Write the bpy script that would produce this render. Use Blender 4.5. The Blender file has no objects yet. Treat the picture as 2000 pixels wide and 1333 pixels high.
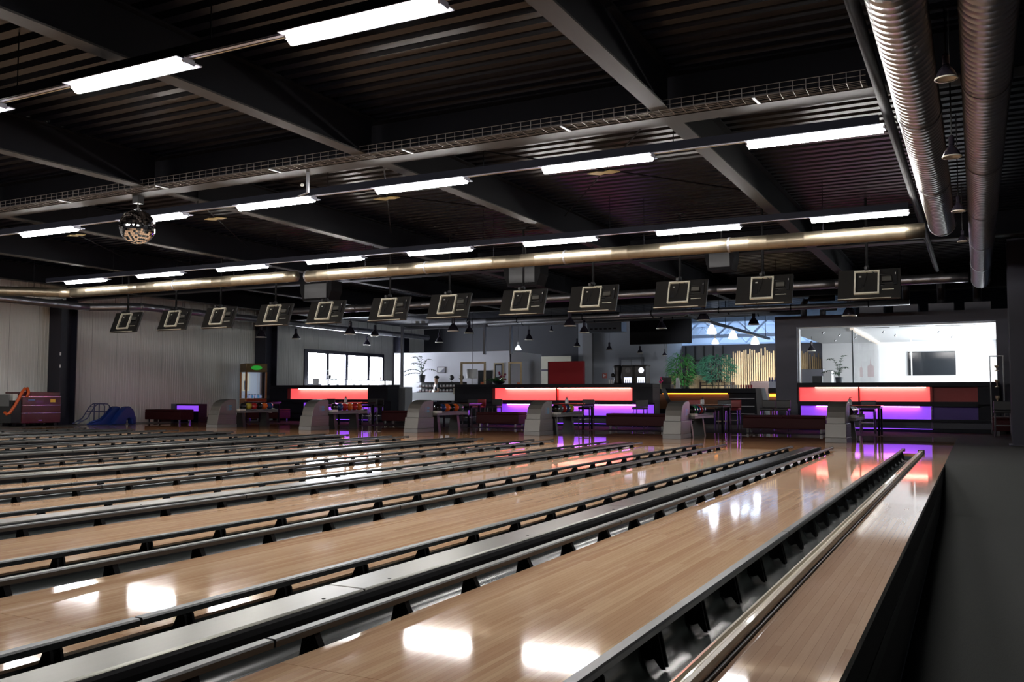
import bpy, math, random
import numpy as np
from mathutils import Matrix, Vector
random.seed(7)
scene = bpy.context.scene
col = scene.collection

# ------------------------------------------------------------------ camera
F, H = 1766.0, 0.95            # focal length in pixels of a 2000 px wide frame, eye height over the lanes
def _rot(y, p, r):
    f = np.array([-math.sin(y)*math.cos(p), math.cos(y)*math.cos(p), math.sin(p)])
    rt = np.array([math.cos(y), math.sin(y), 0.0]); up = np.cross(rt, f)
    c, s = math.cos(r), math.sin(r)
    return np.array([c*rt + s*up, -(c*up - s*rt), f])
CM = _rot(math.radians(27.18), math.radians(3.51), math.radians(0.112))
CO = np.array([0.0, 0.0, H])
cam_data = bpy.data.cameras.new('camera')
cam_data.sensor_width = 36.0
cam_data.lens = F*36.0/2000.0
cam_data.clip_end = 300
cam = bpy.data.objects.new('camera', cam_data); col.objects.link(cam)
cam.matrix_world = Matrix(((CM[0][0], -CM[1][0], -CM[2][0], 0), (CM[0][1], -CM[1][1], -CM[2][1], 0),
                           (CM[0][2], -CM[1][2], -CM[2][2], H), (0, 0, 0, 1)))
scene.camera = cam
def _ray(x, y): return CM.T @ np.array([(x-1000)/F, (y-666.5)/F, 1.0])
def W(x, y, Y):                # point of the hall on the cross plane y=Y
    d = _ray(x, y); return CO + d*(Y/d[1])
def WX(x, y, X):               # point on the long plane x=X
    d = _ray(x, y); return CO + d*(X/d[0])

# ------------------------------------------------------------------ world and exposure
world = bpy.data.worlds.new('world'); scene.world = world; world.use_nodes = True
world.node_tree.nodes['Background'].inputs[0].default_value = (0.75, 0.85, 1.0, 1)
world.node_tree.nodes['Background'].inputs[1].default_value = 0.03
scene.view_settings.view_transform = 'Standard'
scene.view_settings.look = 'None'
scene.view_settings.exposure = 0.0
scene.view_settings.gamma = 1.0
scene.view_settings.use_curve_mapping = False
scene.cycles.max_bounces = 8
scene.cycles.diffuse_bounces = 3
scene.cycles.glossy_bounces = 4
scene.cycles.sample_clamp_indirect = 4.0
scene.cycles.caustics_reflective = False
scene.cycles.caustics_refractive = False

TUBE = 135.0                    # strengths of what gives off light
WINDOW = 46.0
SKYLIGHT = 14.0
ROOM_FILL = 17.0  # added, out-of-view window of the bright room
SPOT = 900.0

# ------------------------------------------------------------------ materials
MATS = {}
def mat(name, color=(0.5, 0.5, 0.5), rough=0.5, metal=0.0, emit=None, strength=0.0, noise=0.0, nscale=20.0,
        trans=0.0, alpha=1.0, coat=0.0, bump=0.0, bscale=60.0, stretch=(1, 1, 1), spec=0.5):
    if name in MATS: return MATS[name]
    m = bpy.data.materials.new(name); m.use_nodes = True
    nt = m.node_tree; b = nt.nodes['Principled BSDF']
    b.inputs['Base Color'].default_value = (*color, 1)
    b.inputs['Roughness'].default_value = rough
    b.inputs['Metallic'].default_value = metal
    b.inputs['Specular IOR Level'].default_value = spec
    b.inputs['Transmission Weight'].default_value = trans
    b.inputs['Alpha'].default_value = alpha
    b.inputs['Coat Weight'].default_value = coat
    if emit:
        b.inputs['Emission Color'].default_value = (*emit, 1)
        b.inputs['Emission Strength'].default_value = strength
    if noise or bump:
        tc = nt.nodes.new('ShaderNodeTexCoord'); mp = nt.nodes.new('ShaderNodeMapping')
        mp.inputs['Scale'].default_value = stretch
        nt.links.new(tc.outputs['Object'], mp.inputs[0])
    if noise:
        n = nt.nodes.new('ShaderNodeTexNoise'); n.inputs['Scale'].default_value = nscale
        n.inputs['Detail'].default_value = 4
        nt.links.new(mp.outputs[0], n.inputs['Vector'])
        mx = nt.nodes.new('ShaderNodeMix'); mx.data_type = 'RGBA'
        mx.inputs[6].default_value = (*[c*(1-noise) for c in color], 1)
        mx.inputs[7].default_value = (*[min(1, c*(1+noise)) for c in color], 1)
        nt.links.new(n.outputs['Fac'], mx.inputs[0])
        nt.links.new(mx.outputs[2], b.inputs['Base Color'])
    if bump:
        n2 = nt.nodes.new('ShaderNodeTexNoise'); n2.inputs['Scale'].default_value = bscale
        nt.links.new(mp.outputs[0], n2.inputs['Vector'])
        bp = nt.nodes.new('ShaderNodeBump'); bp.inputs['Strength'].default_value = bump
        bp.inputs['Distance'].default_value = 0.01
        nt.links.new(n2.outputs['Fac'], bp.inputs['Height'])
        nt.links.new(bp.outputs[0], b.inputs['Normal'])
    MATS[name] = m
    return m

def wood_mat(name, c1, c2, board, rough, tone=0.12, bumpy=0.02):
    """printed boards running along y: every board its own tone, fine grain, thin joints"""
    m = bpy.data.materials.new(name); m.use_nodes = True; nt = m.node_tree; L = nt.links
    b = nt.nodes['Principled BSDF']; N = nt.nodes.new
    tc = N('ShaderNodeTexCoord'); sp = N('ShaderNodeSeparateXYZ'); L.new(tc.outputs['Object'], sp.inputs[0])
    def mth(op, a, v):
        n = N('ShaderNodeMath'); n.operation = op
        L.new(a, n.inputs[0])
        if isinstance(v, (int, float)): n.inputs[1].default_value = v
        else: L.new(v, n.inputs[1])
        return n.outputs[0]
    xs = mth('DIVIDE', sp.outputs[0], board); ix = mth('FLOOR', xs, 0)
    wn1 = N('ShaderNodeTexWhiteNoise'); wn1.noise_dimensions = '1D'; L.new(ix, wn1.inputs['W'])
    off = mth('MULTIPLY', wn1.outputs['Value'], 7.0)
    yy = mth('ADD', mth('DIVIDE', sp.outputs[1], 1.3), off); iy = mth('FLOOR', yy, 0)
    cid = mth('ADD', mth('MULTIPLY', ix, 17.31), mth('MULTIPLY', iy, 3.77))
    wn = N('ShaderNodeTexWhiteNoise'); wn.noise_dimensions = '1D'; L.new(cid, wn.inputs['W'])
    mp = N('ShaderNodeMapping'); mp.inputs['Scale'].default_value = (60, 1.6, 1); L.new(tc.outputs['Object'], mp.inputs[0])
    gr = N('ShaderNodeTexNoise'); gr.inputs['Scale'].default_value = 3; gr.inputs['Detail'].default_value = 5
    L.new(mp.outputs[0], gr.inputs['Vector'])
    f = mth('ADD', mth('MULTIPLY', wn.outputs['Value'], 0.5), mth('MULTIPLY', gr.outputs['Fac'], 0.5))
    mx = N('ShaderNodeMix'); mx.data_type = 'RGBA'; mx.inputs[6].default_value = (*c1, 1); mx.inputs[7].default_value = (*c2, 1)
    L.new(f, mx.inputs[0])
    fr = mth('FRACT', xs, 0); jn = mth('LESS_THAN', fr, 0.05)
    mj = N('ShaderNodeMix'); mj.data_type = 'RGBA'; L.new(mth('MULTIPLY', jn, 0.45), mj.inputs[0])
    L.new(mx.outputs[2], mj.inputs[6]); mj.inputs[7].default_value = (*[c*0.45 for c in c1], 1)
    L.new(mj.outputs[2], b.inputs['Base Color'])
    b.inputs['Roughness'].default_value = 0.6
    b.inputs['Specular IOR Level'].default_value = 0.0
    b.inputs['Coat Weight'].default_value = 1.0
    b.inputs['Coat Roughness'].default_value = rough
    b.inputs['Coat IOR'].default_value = 1.55
    bn = N('ShaderNodeTexNoise'); bn.inputs['Scale'].default_value = 1.5; L.new(tc.outputs['Object'], bn.inputs['Vector'])
    bp = N('ShaderNodeBump'); bp.inputs['Strength'].default_value = bumpy; bp.inputs['Distance'].default_value = 0.02
    L.new(bn.outputs['Fac'], bp.inputs['Height']); L.new(bp.outputs[0], b.inputs['Coat Normal'])
    MATS[name] = m
    return m

LANE = wood_mat('lane_wood', (0.50, 0.265, 0.155), (0.79, 0.56, 0.36), 0.0268, 0.06)
SIDE = wood_mat('side_wood', (0.44, 0.27, 0.19), (0.64, 0.46, 0.34), 0.036, 0.05)
APPR = wood_mat('approach_wood', (0.34, 0.165, 0.075), (0.52, 0.28, 0.14), 0.0268, 0.025)
GUT = mat('gutter_plastic', (0.026, 0.031, 0.030), 0.26, noise=0.25, nscale=6, stretch=(6, 1, 6))
RAIL = mat('rail_grey', (0.020, 0.0235, 0.025), 0.40, 0.0, noise=0.25, nscale=30, stretch=(1, .2, 1))
BLK = mat('black_plastic', (0.012, 0.012, 0.014), 0.45)
COVER = mat('cover_metal', (0.095, 0.092, 0.080), 0.33, 0.85, noise=0.12, nscale=5, stretch=(8, .6, 8))
PALE = mat('pale_wood', (0.50, 0.43, 0.31), 0.35, noise=0.2, nscale=14, stretch=(14, .5, 14), coat=0.3)
DARKP = mat('dark_paint', (0.012, 0.013, 0.018), 0.6)
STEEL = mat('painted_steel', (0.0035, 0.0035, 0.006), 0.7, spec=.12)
FLANGE_LIT = mat('flange_bounce_lit', (0.015, 0.013, 0.0125), 0.6, spec=.3)  # beam steel lightened for the undersides, standing in for light bounced off the floor
MATTE = mat('matte_black', (0.008, 0.008, 0.009), 0.9, spec=.1)
DECK = mat('deck_blue', (0.0035, 0.0038, 0.0075), 0.32, spec=.2)
GALV = mat('galvanised', (0.30, 0.29, 0.285), 0.30, 0.95, noise=0.15, nscale=9)
BRASSY = mat('duct_warm', (0.24, 0.205, 0.15), 0.40, 0.95, noise=0.15, nscale=9)
GALVD = mat('galvanised_dull', (0.31, 0.31, 0.33), 0.36, 0.9, noise=0.15, nscale=9)
CHROME = mat('chrome', (0.75, 0.76, 0.78), 0.15, 1.0)
CLAD = mat('wall_cladding', (0.74, 0.74, 0.71), 0.45, noise=0.04, nscale=4)
COLM = mat('column_paint', (0.014, 0.014, 0.028), 0.5)
CARPET = mat('carpet', (0.050, 0.052, 0.050), 0.95, noise=0.5, nscale=220, bump=0.4, bscale=300, spec=0.1)
FASC = mat('fascia_black', (0.016, 0.016, 0.020), 0.7)
WHITE = mat('white_paint', (0.80, 0.81, 0.83), 0.6)
GREYW = mat('grey_wall', (0.30, 0.32, 0.36), 0.7)
ANTH = mat('anthracite_wall', (0.105, 0.105, 0.135), 0.7)
DARKW = mat('dark_back_wall', (0.035, 0.037, 0.045), 0.7)
CREAM = mat('cream_wall', (0.62, 0.60, 0.48), 0.7)
REDW = mat('red_wall', (0.45, 0.012, 0.018), 0.6)
BARB = mat('bar_black', (0.007, 0.0075, 0.014), 0.5, spec=.2)
LEATH = mat('dark_red_leather', (0.040, 0.005, 0.007), 0.6, spec=.2)
REDL = mat('red_leather', (0.26, 0.012, 0.014), 0.4)
BLKL = mat('black_leather', (0.012, 0.011, 0.013), 0.4)
HOOD = mat('hood_silver', (0.125, 0.12, 0.112), 0.42, 0.25)
HOODD = mat('hood_base_grey', (0.15, 0.15, 0.15), 0.5)
TEAL = mat('logo_blue', (0.06, 0.22, 0.33), 0.4)
TEALG = mat('logo_grey', (0.13, 0.16, 0.18), 0.4)
TV = mat('monitor_back', (0.030, 0.029, 0.028), 0.42, 0.4, noise=0.1, nscale=8)
TVF = mat('mount_frame', (0.80, 0.78, 0.66), 0.4)
TVL = mat('monitor_label', (0.7, 0.7, 0.66), 0.4)
TUBEM = mat('lit_tube', (1, 1, 1), 0.5, emit=(1.0, 0.97, 0.93), strength=TUBE)
FIXM = mat('light_trunking', (0.55, 0.57, 0.70), 0.3, 0.6)
FIXD = mat('trunking_dark', (0.006, 0.007, 0.016), 0.6, spec=.2)
PANE = mat('daylight_pane', (1, 1, 1), 0.1, emit=(0.86, 0.90, 1.0), strength=WINDOW)
GLASS = mat('clear_glass', (0.85, 0.95, 0.95), 0.02, trans=1.0, alpha=0.25)
LRED = mat('lit_red_panel', (0.8, 0.35, 0.35), 0.5, emit=(1.0, 0.075, 0.085), strength=0.9)
DRED = mat('unlit_red_panel', (0.30, 0.02, 0.02), 0.5)
DPUR = mat('unlit_purple_panel', (0.06, 0.02, 0.22), 0.5)
SRED = mat('led_red', (1, .3, .2), 0.5, emit=(1.0, 0.24, 0.18), strength=34)
LPUR = mat('lit_purple_panel', (0.55, 0.30, 0.8), 0.5, emit=(0.26, 0.045, 1.0), strength=0.8)
SPUR = mat('led_purple', (.6, .3, 1), 0.5, emit=(0.70, 0.18, 1.0), strength=20)
FPUR = mat('led_floor', (.3, .1, 1), 0.5, emit=(0.25, 0.06, 1.0), strength=2.0)
LAMB = mat('led_amber', (1, .5, .1), 0.5, emit=(1.0, 0.30, 0.02), strength=5)
SHADE = mat('lamp_shade_dark', (0.035, 0.03, 0.045), 0.10, 0.3)
SHADEW = mat('lit_lamp_shade', (0.9, 0.92, 1), 0.3, emit=(0.8, 0.87, 1.0), strength=5)
RIM = mat('lamp_rim', (0.90, 0.85, 0.75), 0.35, 0.2)
LEAF = mat('leaf_green', (0.045, 0.16, 0.055), 0.45, noise=0.5, nscale=8)
LEAFD = mat('leaf_dark', (0.02, 0.05, 0.025), 0.45, noise=0.5, nscale=8)
BAMB = mat('bamboo', (0.62, 0.45, 0.25), 0.5, noise=0.25, nscale=5)
GOLD = mat('gold_frame', (0.52, 0.42, 0.28), 0.35, 0.5)
TRUSS = mat('truss_blue', (0.30, 0.36, 0.46), 0.5, 0.2)
SKYL = mat('skylight', (1, 1, 1), 0.3, emit=(0.55, 0.74, 1.0), strength=SKYLIGHT)
MIRR = mat('mirror', (0.85, 0.85, 0.87), 0.03, 1.0)

# ------------------------------------------------------------------ mesh helpers
class MB:
    def __init__(s): s.v = []; s.f = []; s.smooth = False
    def add(s, v, f):
        o = len(s.v); s.v += [tuple(map(float, p)) for p in v]; s.f += [tuple(i+o for i in q) for q in f]; return s
    def box(s, x0, x1, y0, y1, z0, z1):
        v = [(x0,y0,z0),(x1,y0,z0),(x1,y1,z0),(x0,y1,z0),(x0,y0,z1),(x1,y0,z1),(x1,y1,z1),(x0,y1,z1)]
        return s.add(v, [(0,3,2,1),(4,5,6,7),(0,1,5,4),(1,2,6,5),(2,3,7,6),(3,0,4,7)])
    def cbox(s, c, d): return s.box(c[0]-d[0]/2, c[0]+d[0]/2, c[1]-d[1]/2, c[1]+d[1]/2, c[2]-d[2]/2, c[2]+d[2]/2)
    def bar(s, p0, p1, w, h=None):
        """square bar between two points"""
        h = h or w; p0 = Vector(p0); p1 = Vector(p1); d = (p1-p0).normalized()
        u = d.cross(Vector((0,0,1)));  u = u.normalized() if u.length > 1e-4 else Vector((1,0,0))
        n = u.cross(d); v = []
        for p in (p0, p1):
            for a, b in ((-1,-1),(1,-1),(1,1),(-1,1)): v.append(p+u*a*w/2+n*b*h/2)
        return s.add(v, [(0,1,2,3),(7,6,5,4),(0,4,5,1),(1,5,6,2),(2,6,7,3),(3,7,4,0)])
    def tube(s, pts, r, n=10, caps=True):
        pts = [Vector(p) for p in pts]; rs = r if isinstance(r, (list, tuple)) else [r]*len(pts)
        base = len(s.v); ref = None
        for i, p in enumerate(pts):
            d = (pts[min(i+1, len(pts)-1)]-pts[max(i-1, 0)]).normalized()
            if ref is None or abs(ref.dot(d)) > .95: ref = Vector((0,0,1)) if abs(d.z) < .9 else Vector((1,0,0))
            u = d.cross(ref).normalized(); w = u.cross(d)
            for k in range(n):
                a = 2*math.pi*k/n; s.v.append(tuple(p+(u*math.cos(a)+w*math.sin(a))*rs[i]))
        for i in range(len(pts)-1):
            for k in range(n):
                a = base+i*n+k; b = base+i*n+(k+1) % n; s.f.append((a, b, b+n, a+n))
        if caps:
            s.f.append(tuple(base+k for k in reversed(range(n)))); e = base+(len(pts)-1)*n
            s.f.append(tuple(e+k for k in range(n)))
        return s
    def lathe(s, prof, n=16, c=(0,0,0), capb=False, capt=False):
        base = len(s.v)
        for r, z in prof:
            for k in range(n):
                a = 2*math.pi*k/n; s.v.append((c[0]+r*math.cos(a), c[1]+r*math.sin(a), c[2]+z))
        for i in range(len(prof)-1):
            for k in range(n):
                a = base+i*n+k; b = base+i*n+(k+1) % n; s.f.append((a, b, b+n, a+n))
        if capb: s.f.append(tuple(base+k for k in reversed(range(n))))
        if capt: s.f.append(tuple(base+(len(prof)-1)*n+k for k in range(n)))
        return s
    def prism(s, poly, axis, a0, a1):
        """closed polygon (pairs) swept along an axis; pairs are the other two coordinates in order"""
        def P(q, a): return (a, q[0], q[1]) if axis == 'x' else (q[0], a, q[1]) if axis == 'y' else (q[0], q[1], a)
        n = len(poly); v = [P(q, a0) for q in poly]+[P(q, a1) for q in poly]
        f = [(i, (i+1) % n, n+(i+1) % n, n+i) for i in range(n)]+[tuple(reversed(range(n))), tuple(range(n, 2*n))]
        return s.add(v, f)
    def strip(s, line, axis, a0, a1):
        """open section swept along an axis (single skin)"""
        def P(q, a): return (a, q[0], q[1]) if axis == 'x' else (q[0], a, q[1]) if axis == 'y' else (q[0], q[1], a)
        n = len(line); v = [P(q, a0) for q in line]+[P(q, a1) for q in line]
        return s.add(v, [(i, i+1, n+i+1, n+i) for i in range(n-1)])
    def ball(s, c, r, n=16, m=10, sq=(1,1,1)):
        prof = [(r*math.sin(math.pi*i/m), -r*math.cos(math.pi*i/m)) for i in range(m+1)]
        o = len(s.v); s.lathe([(max(a, 1e-4), b) for a, b in prof], n)
        for i in range(o, len(s.v)):
            x, y, z = s.v[i]; s.v[i] = (c[0]+x*sq[0], c[1]+y*sq[1], c[2]+z*sq[2])
        return s
    def quad(s, a, b, c, d): return s.add([a, b, c, d], [(0,1,2,3)])
    def mesh(s, name):
        m = bpy.data.meshes.new(name); m.from_pydata(s.v, [], s.f)
        if s.smooth: m.polygons.foreach_set('use_smooth', [True]*len(m.polygons))
        m.update(); return m
    def build(s, name, material, parent=None, smooth=False):
        s.smooth = smooth or s.smooth
        return link(name, s.mesh(name), material, parent)

def link(name, mesh, material, parent=None, loc=None, rot=None):
    if material is not None and len(mesh.materials) == 0: mesh.materials.append(material)
    o = bpy.data.objects.new(name, mesh); col.objects.link(o)
    if parent is not None: o.parent = parent
    if loc is not None: o.location = loc
    if rot is not None: o.rotation_euler = rot
    return o
def weld(o, bevel=0.0, seg=2):
    if bevel:
        b = o.modifiers.new('bevel', 'BEVEL'); b.width = bevel; b.segments = seg; b.limit_method = 'ANGLE'
    return o
def tag(o, label, cat, group=None):
    o['label'] = label; o['category'] = cat
    if group: o['group'] = group
    return o
def thing(name, label, cat, loc=(0,0,0), group=None, rz=0):
    o = bpy.data.objects.new(name, None); col.objects.link(o); o.location = tuple(map(float, loc)); o.rotation_euler = (0,0,rz)
    o.empty_display_size = .2
    return tag(o, label, cat, group)
def struct(o): o['kind'] = 'structure'; return o
def setting(name, loc=(0,0,0)):
    o = bpy.data.objects.new(name, None); col.objects.link(o); o.location = loc; return struct(o)
def dup(root, loc, label, group=None):
    r = root.copy(); col.objects.link(r); r.location = tuple(map(float, loc)); r['label'] = label
    if group: r['group'] = group
    for ch in list(root.children):
        c = ch.copy(); col.objects.link(c); c.parent = r
        for g in list(ch.children):
            d = g.copy(); col.objects.link(d); d.parent = c
    return r
ORD = ['first','second','third','fourth','fifth','sixth','seventh','eighth','ninth','tenth','eleventh','twelfth','thirteenth','fourteenth','fifteenth','sixteenth','seventeenth','eighteenth','nineteenth','twentieth']

# ------------------------------------------------------------------ lane layout (metres)
LW, GW = 1.085, 0.250
LEFT = [-2.235]                                        # left edge of every lane, counted from the aisle
for k in range(11): LEFT.append(LEFT[-1] - (1.87 if k % 2 == 0 else 1.634))
YA, YF, YB = -1.0, 16.75, 23.7                          # lane start, foul line, end of the approach
HT = (1.87-LW-2*GW)/2                                   # half width of a ball track
HN = (1.634-LW-2*GW)/2                                  # half width of a narrow divider
PAIRX = [LEFT[2*k] - GW - HT for k in range(6)]      # ball tracks between the two lanes of each pair
XE = -0.435                                             # edge of the lane platform
XL, XR = -27.0, 3.0                                     # long walls
ZD = 4.62                                               # underside of the roof deck
ZB = 4.10                                               # underside of the steel beams
YBAR = 27.0

# ------------------------------------------------------------------ floors
fl = setting('floor')
b = MB()
prof = [(-4.0, -0.72), (5.0, -0.72), (9.0, -0.58), (12.0, -0.45), (14.4, 0.0), (YB, 0.0)]
b.strip([(y, z) for y, z in prof], 'x', XE, XR)
b.build('aisle_carpet', CARPET, fl)
MB().box(XL, XR, YB, 46.0, -0.06, 0.0).build('concourse_carpet', CARPET, fl)
MB().box(XL, -24.6, -4.0, YB, -0.06, 0.0).build('service_floor', mat('service_floor_grey', (.10, .09, .08), .35), fl)
MB().box(XL, XE, -4.0, YF, -0.30, -0.22).build('subfloor', DARKP, fl)
ap = setting('floor_approach')
xs = [XE] + [LEFT[2*k+1]-GW-HN for k in range(6)] + [-24.6]
for i in range(len(xs)-1):
    for j, (y0, y1) in enumerate(((YF, 20.2), (20.2, YB))):
        MB().box(xs[i+1]+.002, xs[i]-.002, y0+.002, y1-.002, -0.05, 0.0).build('approach_panel', APPR, ap)
pl = thing('side_platform', 'wood-look border platform with black side along the carpeted aisle', 'platform')
for i in range(5):
    y0 = YA+i*3.55
    MB().box(-0.812, XE, y0+.002, min(y0+3.55, YF)-.002, -0.04, 0.0).build('platform_panel', SIDE, pl)
b = MB(); b.box(XE-.03, XE-.004, YA, YF-.01, -0.75, -0.041); b.build('side_fascia', FASC, pl)

# ------------------------------------------------------------------ lanes, gutters, bumper rails
gut_line = [(0.0, -0.012), (0.006, -0.05), (0.03, -0.075), (0.075, -0.092), (0.1175, -0.097), (0.16, -0.092), (0.215, -0.075), (0.243, -0.05), (GW, -0.012)]
gm = MB(); gm.strip(gut_line, 'y', YA, YF); gm.smooth = True; GUTM = gm.mesh('gutter')
rm = MB(); rm.prism([(-.024, .047), (.024, .047), (.026, .070), (.020, .077), (-.020, .077), (-.026, .070)], 'y', 0.006, 3.594); RAILM = rm.mesh('rail_segment')
bmn = MB()
bmn.prism([(-.050, -.016), (-.044, -.05), (-.02, -.062), (.012, -.05), (.022, .047), (-.018, .047)], 'y', -.017, .017)
for q0, q1 in ((-.026, -.014), (.014, .026)): bmn.prism([(.012, -.05), (.040, -.085), (.054, -.085), (.028, .040), (.022, .047)], 'y', q0, q1)
BRKM = bmn.mesh('bracket')
kn = MB(); kn.ball((0, 0, .079), .009, 8, 5); KNOBM = kn.mesh('bolt')
capm = MB(); capm.box(-.028, .028, 0, .05, .033, .080); CAPM = capm.mesh('end_cap')
lp = MB(); lp.box(-LW/2+.001, LW/2-.001, 0.0015, 3.5485, -0.04, 0.0); LANEP = lp.mesh('lane_panel')
lane_name = lambda i: ORD[i]
for i, xl in enumerate(LEFT):
    lw = LW if i else LW-.035
    xc = xl + LW/2
    ln = thing('bowling_lane', f'glossy wood bowling lane, {lane_name(i)} counted from the carpeted aisle', 'bowling lane', (xc, 0, 0), 'bowling lanes')
    for j in range(5):
        o = link('lane_panel', LANEP, LANE, ln, (-(LW-lw)/2, YA+j*3.55, 0)); o.scale.x = lw/LW
    for sgn, side in ((1, 'near'), (-1, 'far')):
        r = thing('bumper_gutter', f'grey gutter with bumper rail on the {side} side of the {lane_name(i)} lane from the aisle', 'gutter', (xl if sgn < 0 else xl+lw, 0, 0), 'gutters with bumper rails')
        o = link('channel', GUTM, GUT, r); o.scale.x = sgn
        for j in range(5):
            L0 = YA+j*3.55
            o = link('rail_segment', RAILM, RAIL, r, (sgn*.052, L0, 0)); o.scale.y = .986
        y = 0.35
        while y < YF-.1:
            o = link('bracket', BRKM, MATTE, r, (sgn*.052, y, 0)); o.scale.x = sgn
            y += .61
        link('end_cap', CAPM, BLK, r, (sgn*.052, YF+.002-.06, 0))
# dividers between lanes: wide covers over the ball tracks, narrow strips elsewhere
scr = MB(); scr.lathe([(.0001, .004), (.008, .003), (.010, 0)], 10); SCRM = scr.mesh('screw')
for k in range(6):
    xc = PAIRX[k]
    c = thing('ball_track_cover', f'satin grey metal ball track cover beside the {ORD[2*k]} lane from the aisle', 'ball track', (xc, 0, 0), 'ball track covers')
    for j in range(5):
        L0 = YA+j*3.55+.9 if j else YA
        L1 = YA+(j+1)*3.55+.9 if j < 4 else YF+.02
        m = MB(); m.prism([(-.110, .064), (-.135, .050), (-.139, -.02), (.094, -.02), (.100, .058), (.086, .064)], 'y', L0+.003, L1-.003)
        p = weld(m.build('cover_panel', COVER, c), .006, 2)
        for yy in (L0+.25, L1-.25, (L0+L1)/2):
            link('screw', SCRM, BLK, p, (.060, yy, .0635))
    m = MB(); m.prism([(.096, -.02), (.102, .057), (.122, .050), (.134, .030), (.139, -.02)], 'y', YA, YF); m.build('side_moulding', MATTE, c)
    MB().box(-.140, .140, YA, YF+.02, -.2, -.021).build('track_body', BLK, c)
    MB().box(-.140, .140, YF-.03, YF+.12, -.02, .062).build('end_block', BLK, c)
for k in range(5):
    xc = LEFT[2*k+1]-GW-HN
    d = thing('lane_divider', f'narrow black divider strip between the {ORD[2*k+1]} and {ORD[2*k+2]} lanes from the aisle', 'divider', (xc, 0, 0), 'lane dividers')
    MB().box(-HN+.001, HN-.001, YA, YF, -.2, -.005).build('divider_body', BLK, d)
    MB().box(-HN+.002, HN-.002, YA, YF, -.005, .006).build('divider_cap', RAIL, d)
d = thing('lane_divider', 'black divider strip beyond the twelfth lane from the aisle', 'divider', (LEFT[11]-GW-.4, 0, 0), 'lane dividers')
MB().box(-.39, .39, YA, YF, -.2, -.005).build('divider_body', BLK, d)
MB().box(-.386, .386, YA, YF, -.005, .02).build('divider_cap', COVER, d)
# far capping left of the last lanes and a service platform
sp = thing('service_platform', 'dark walkway platform between the last lane and the cladded wall', 'platform')
MB().box(-24.6, LEFT[11]-GW-.80, YA, YF, -.2, .0).build('walkway_deck', mat('walkway', (.05, .05, .055), .35), sp)
for i in range(3):
    MB().box(-24.3+i*.5, -24.15+i*.5, YA, YF-1.2-.5*i, .0, .05).build('walkway_strip', COVER, sp)
# pale rail beside the aisle-side gutter
pr = thing('pale_rail', 'pale beige round-edged rail lying between the first gutter and the side platform', 'rail', (-.86, 0, 0))
for j in range(5):
    y0 = YA+j*3.55
    m = MB(); m.prism([(-.034, .012), (-.036, .034), (-.028, .050), (-.014, .055), (-.004, .046), (.004, .046), (.014, .053), (.028, .048), (.035, .032), (.033, .012)], 'y', y0+.002, min(y0+3.55, YF)-.002)
    m.build('rail_length', PALE, pr)
MB().box(-.045, .045, YA, YF, -.02, .012).build('rail_base', BLK, pr)
MB().box(-.052, .052, YF-.002, YF+.05, .0, .062).build('end_cap', BLK, pr)
gx = LEFT[0]+LW+GW
MB().box(-.074, -.046, YA, YF, -.10, .004).build('edge_strip', BLK, pr)

# ------------------------------------------------------------------ walls
def clad_panel(y0, y1, z0, z1):
    m = MB(); n = 9; L = []
    p = (y1-y0-.008)/n
    for i in range(n):
        a = y0+.004+i*p
        L += [(a, 0), (a+p*.72, 0), (a+p*.78, -.010), (a+p*.94, -.010)]
    L += [(y1-.004, 0)]
    v = [(d, y, z0) for y, d in L]+[(d, y, z1) for y, d in L]; k = len(L)
    m.add(v, [(i+1, i, k+i, k+i+1) for i in range(k-1)])
    return m
wl = setting('wall_left', (XL, 0, 0))
WY0, WY1, WZ0, WZ1 = 32.0, 38.15, 1.42, 3.08
base_panel = clad_panel(0, 1.0, 0.0, ZD).mesh('cladding_panel')
for i in range(-4, 44):
    y0 = float(i)
    if y0+1 <= WY0 or y0 >= 39: link('cladding_panel', base_panel, CLAD, wl, (0, y0, 0))
for i in range(7):
    y0 = 32.0+i; y1 = y0+1
    clad_panel(y0, y1, 0, WZ0).build('cladding_panel', CLAD, wl)
    clad_panel(y0, y1, WZ1, ZD).build('cladding_panel', CLAD, wl)
    if y1 > WY1: clad_panel(max(y0, WY1+.01), y1, WZ0, WZ1).build('cladding_panel', CLAD, wl)
MB().box(-.10, -.03, -4, 44, 0, ZD) .build('wall_backing', DARKP, wl).scale = (1, 1, 1)
wb = struct(MB().box(XL, XR, -4.2, -4.05, -.75, ZD).build('wall_front', DARKP))
wr = struct(MB().box(XR, XR+.1, -4.05, 30.0, -.75, ZD).build('wall_right', DARKP))
bs = struct(MB().box(XL+.005, XL+.03, YB, WY0-.2, 0.0, .12).build('baseboard_left', DARKP))
# window
wn = setting('window_1', (XL, 0, 0))
ys = [WY0+.25, 33.55, 33.75, 35.0, 35.2, 36.75, 36.95, WY1-.12]
fr = MB()
fr.box(-.06, .06, WY0, WY0+.25, WZ0, WZ1).box(-.06, .06, WY1-.12, WY1, WZ0, WZ1)
fr.box(-.06, .06, WY0+.25, WY1-.12, WZ1-.16, WZ1).box(-.06, .06, WY0+.25, WY1-.12, WZ0, WZ0+.10)
for a, c_ in ((33.55, 33.75), (35.0, 35.2), (36.75, 36.95)): fr.box(-.05, .05, a, c_, WZ0+.1, WZ1-.16)
fr.build('window_frame', COLM, wn)
for a, c_ in zip(ys[::2], ys[1::2]): MB().box(-.02, -.012, a, c_, WZ0+.10, WZ1-.16).build('window_pane', PANE, wn)
MB().box(.0, .16, WY0, WY1, WZ0-.04, WZ0).build('window_sill', COLM, wn)
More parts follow.
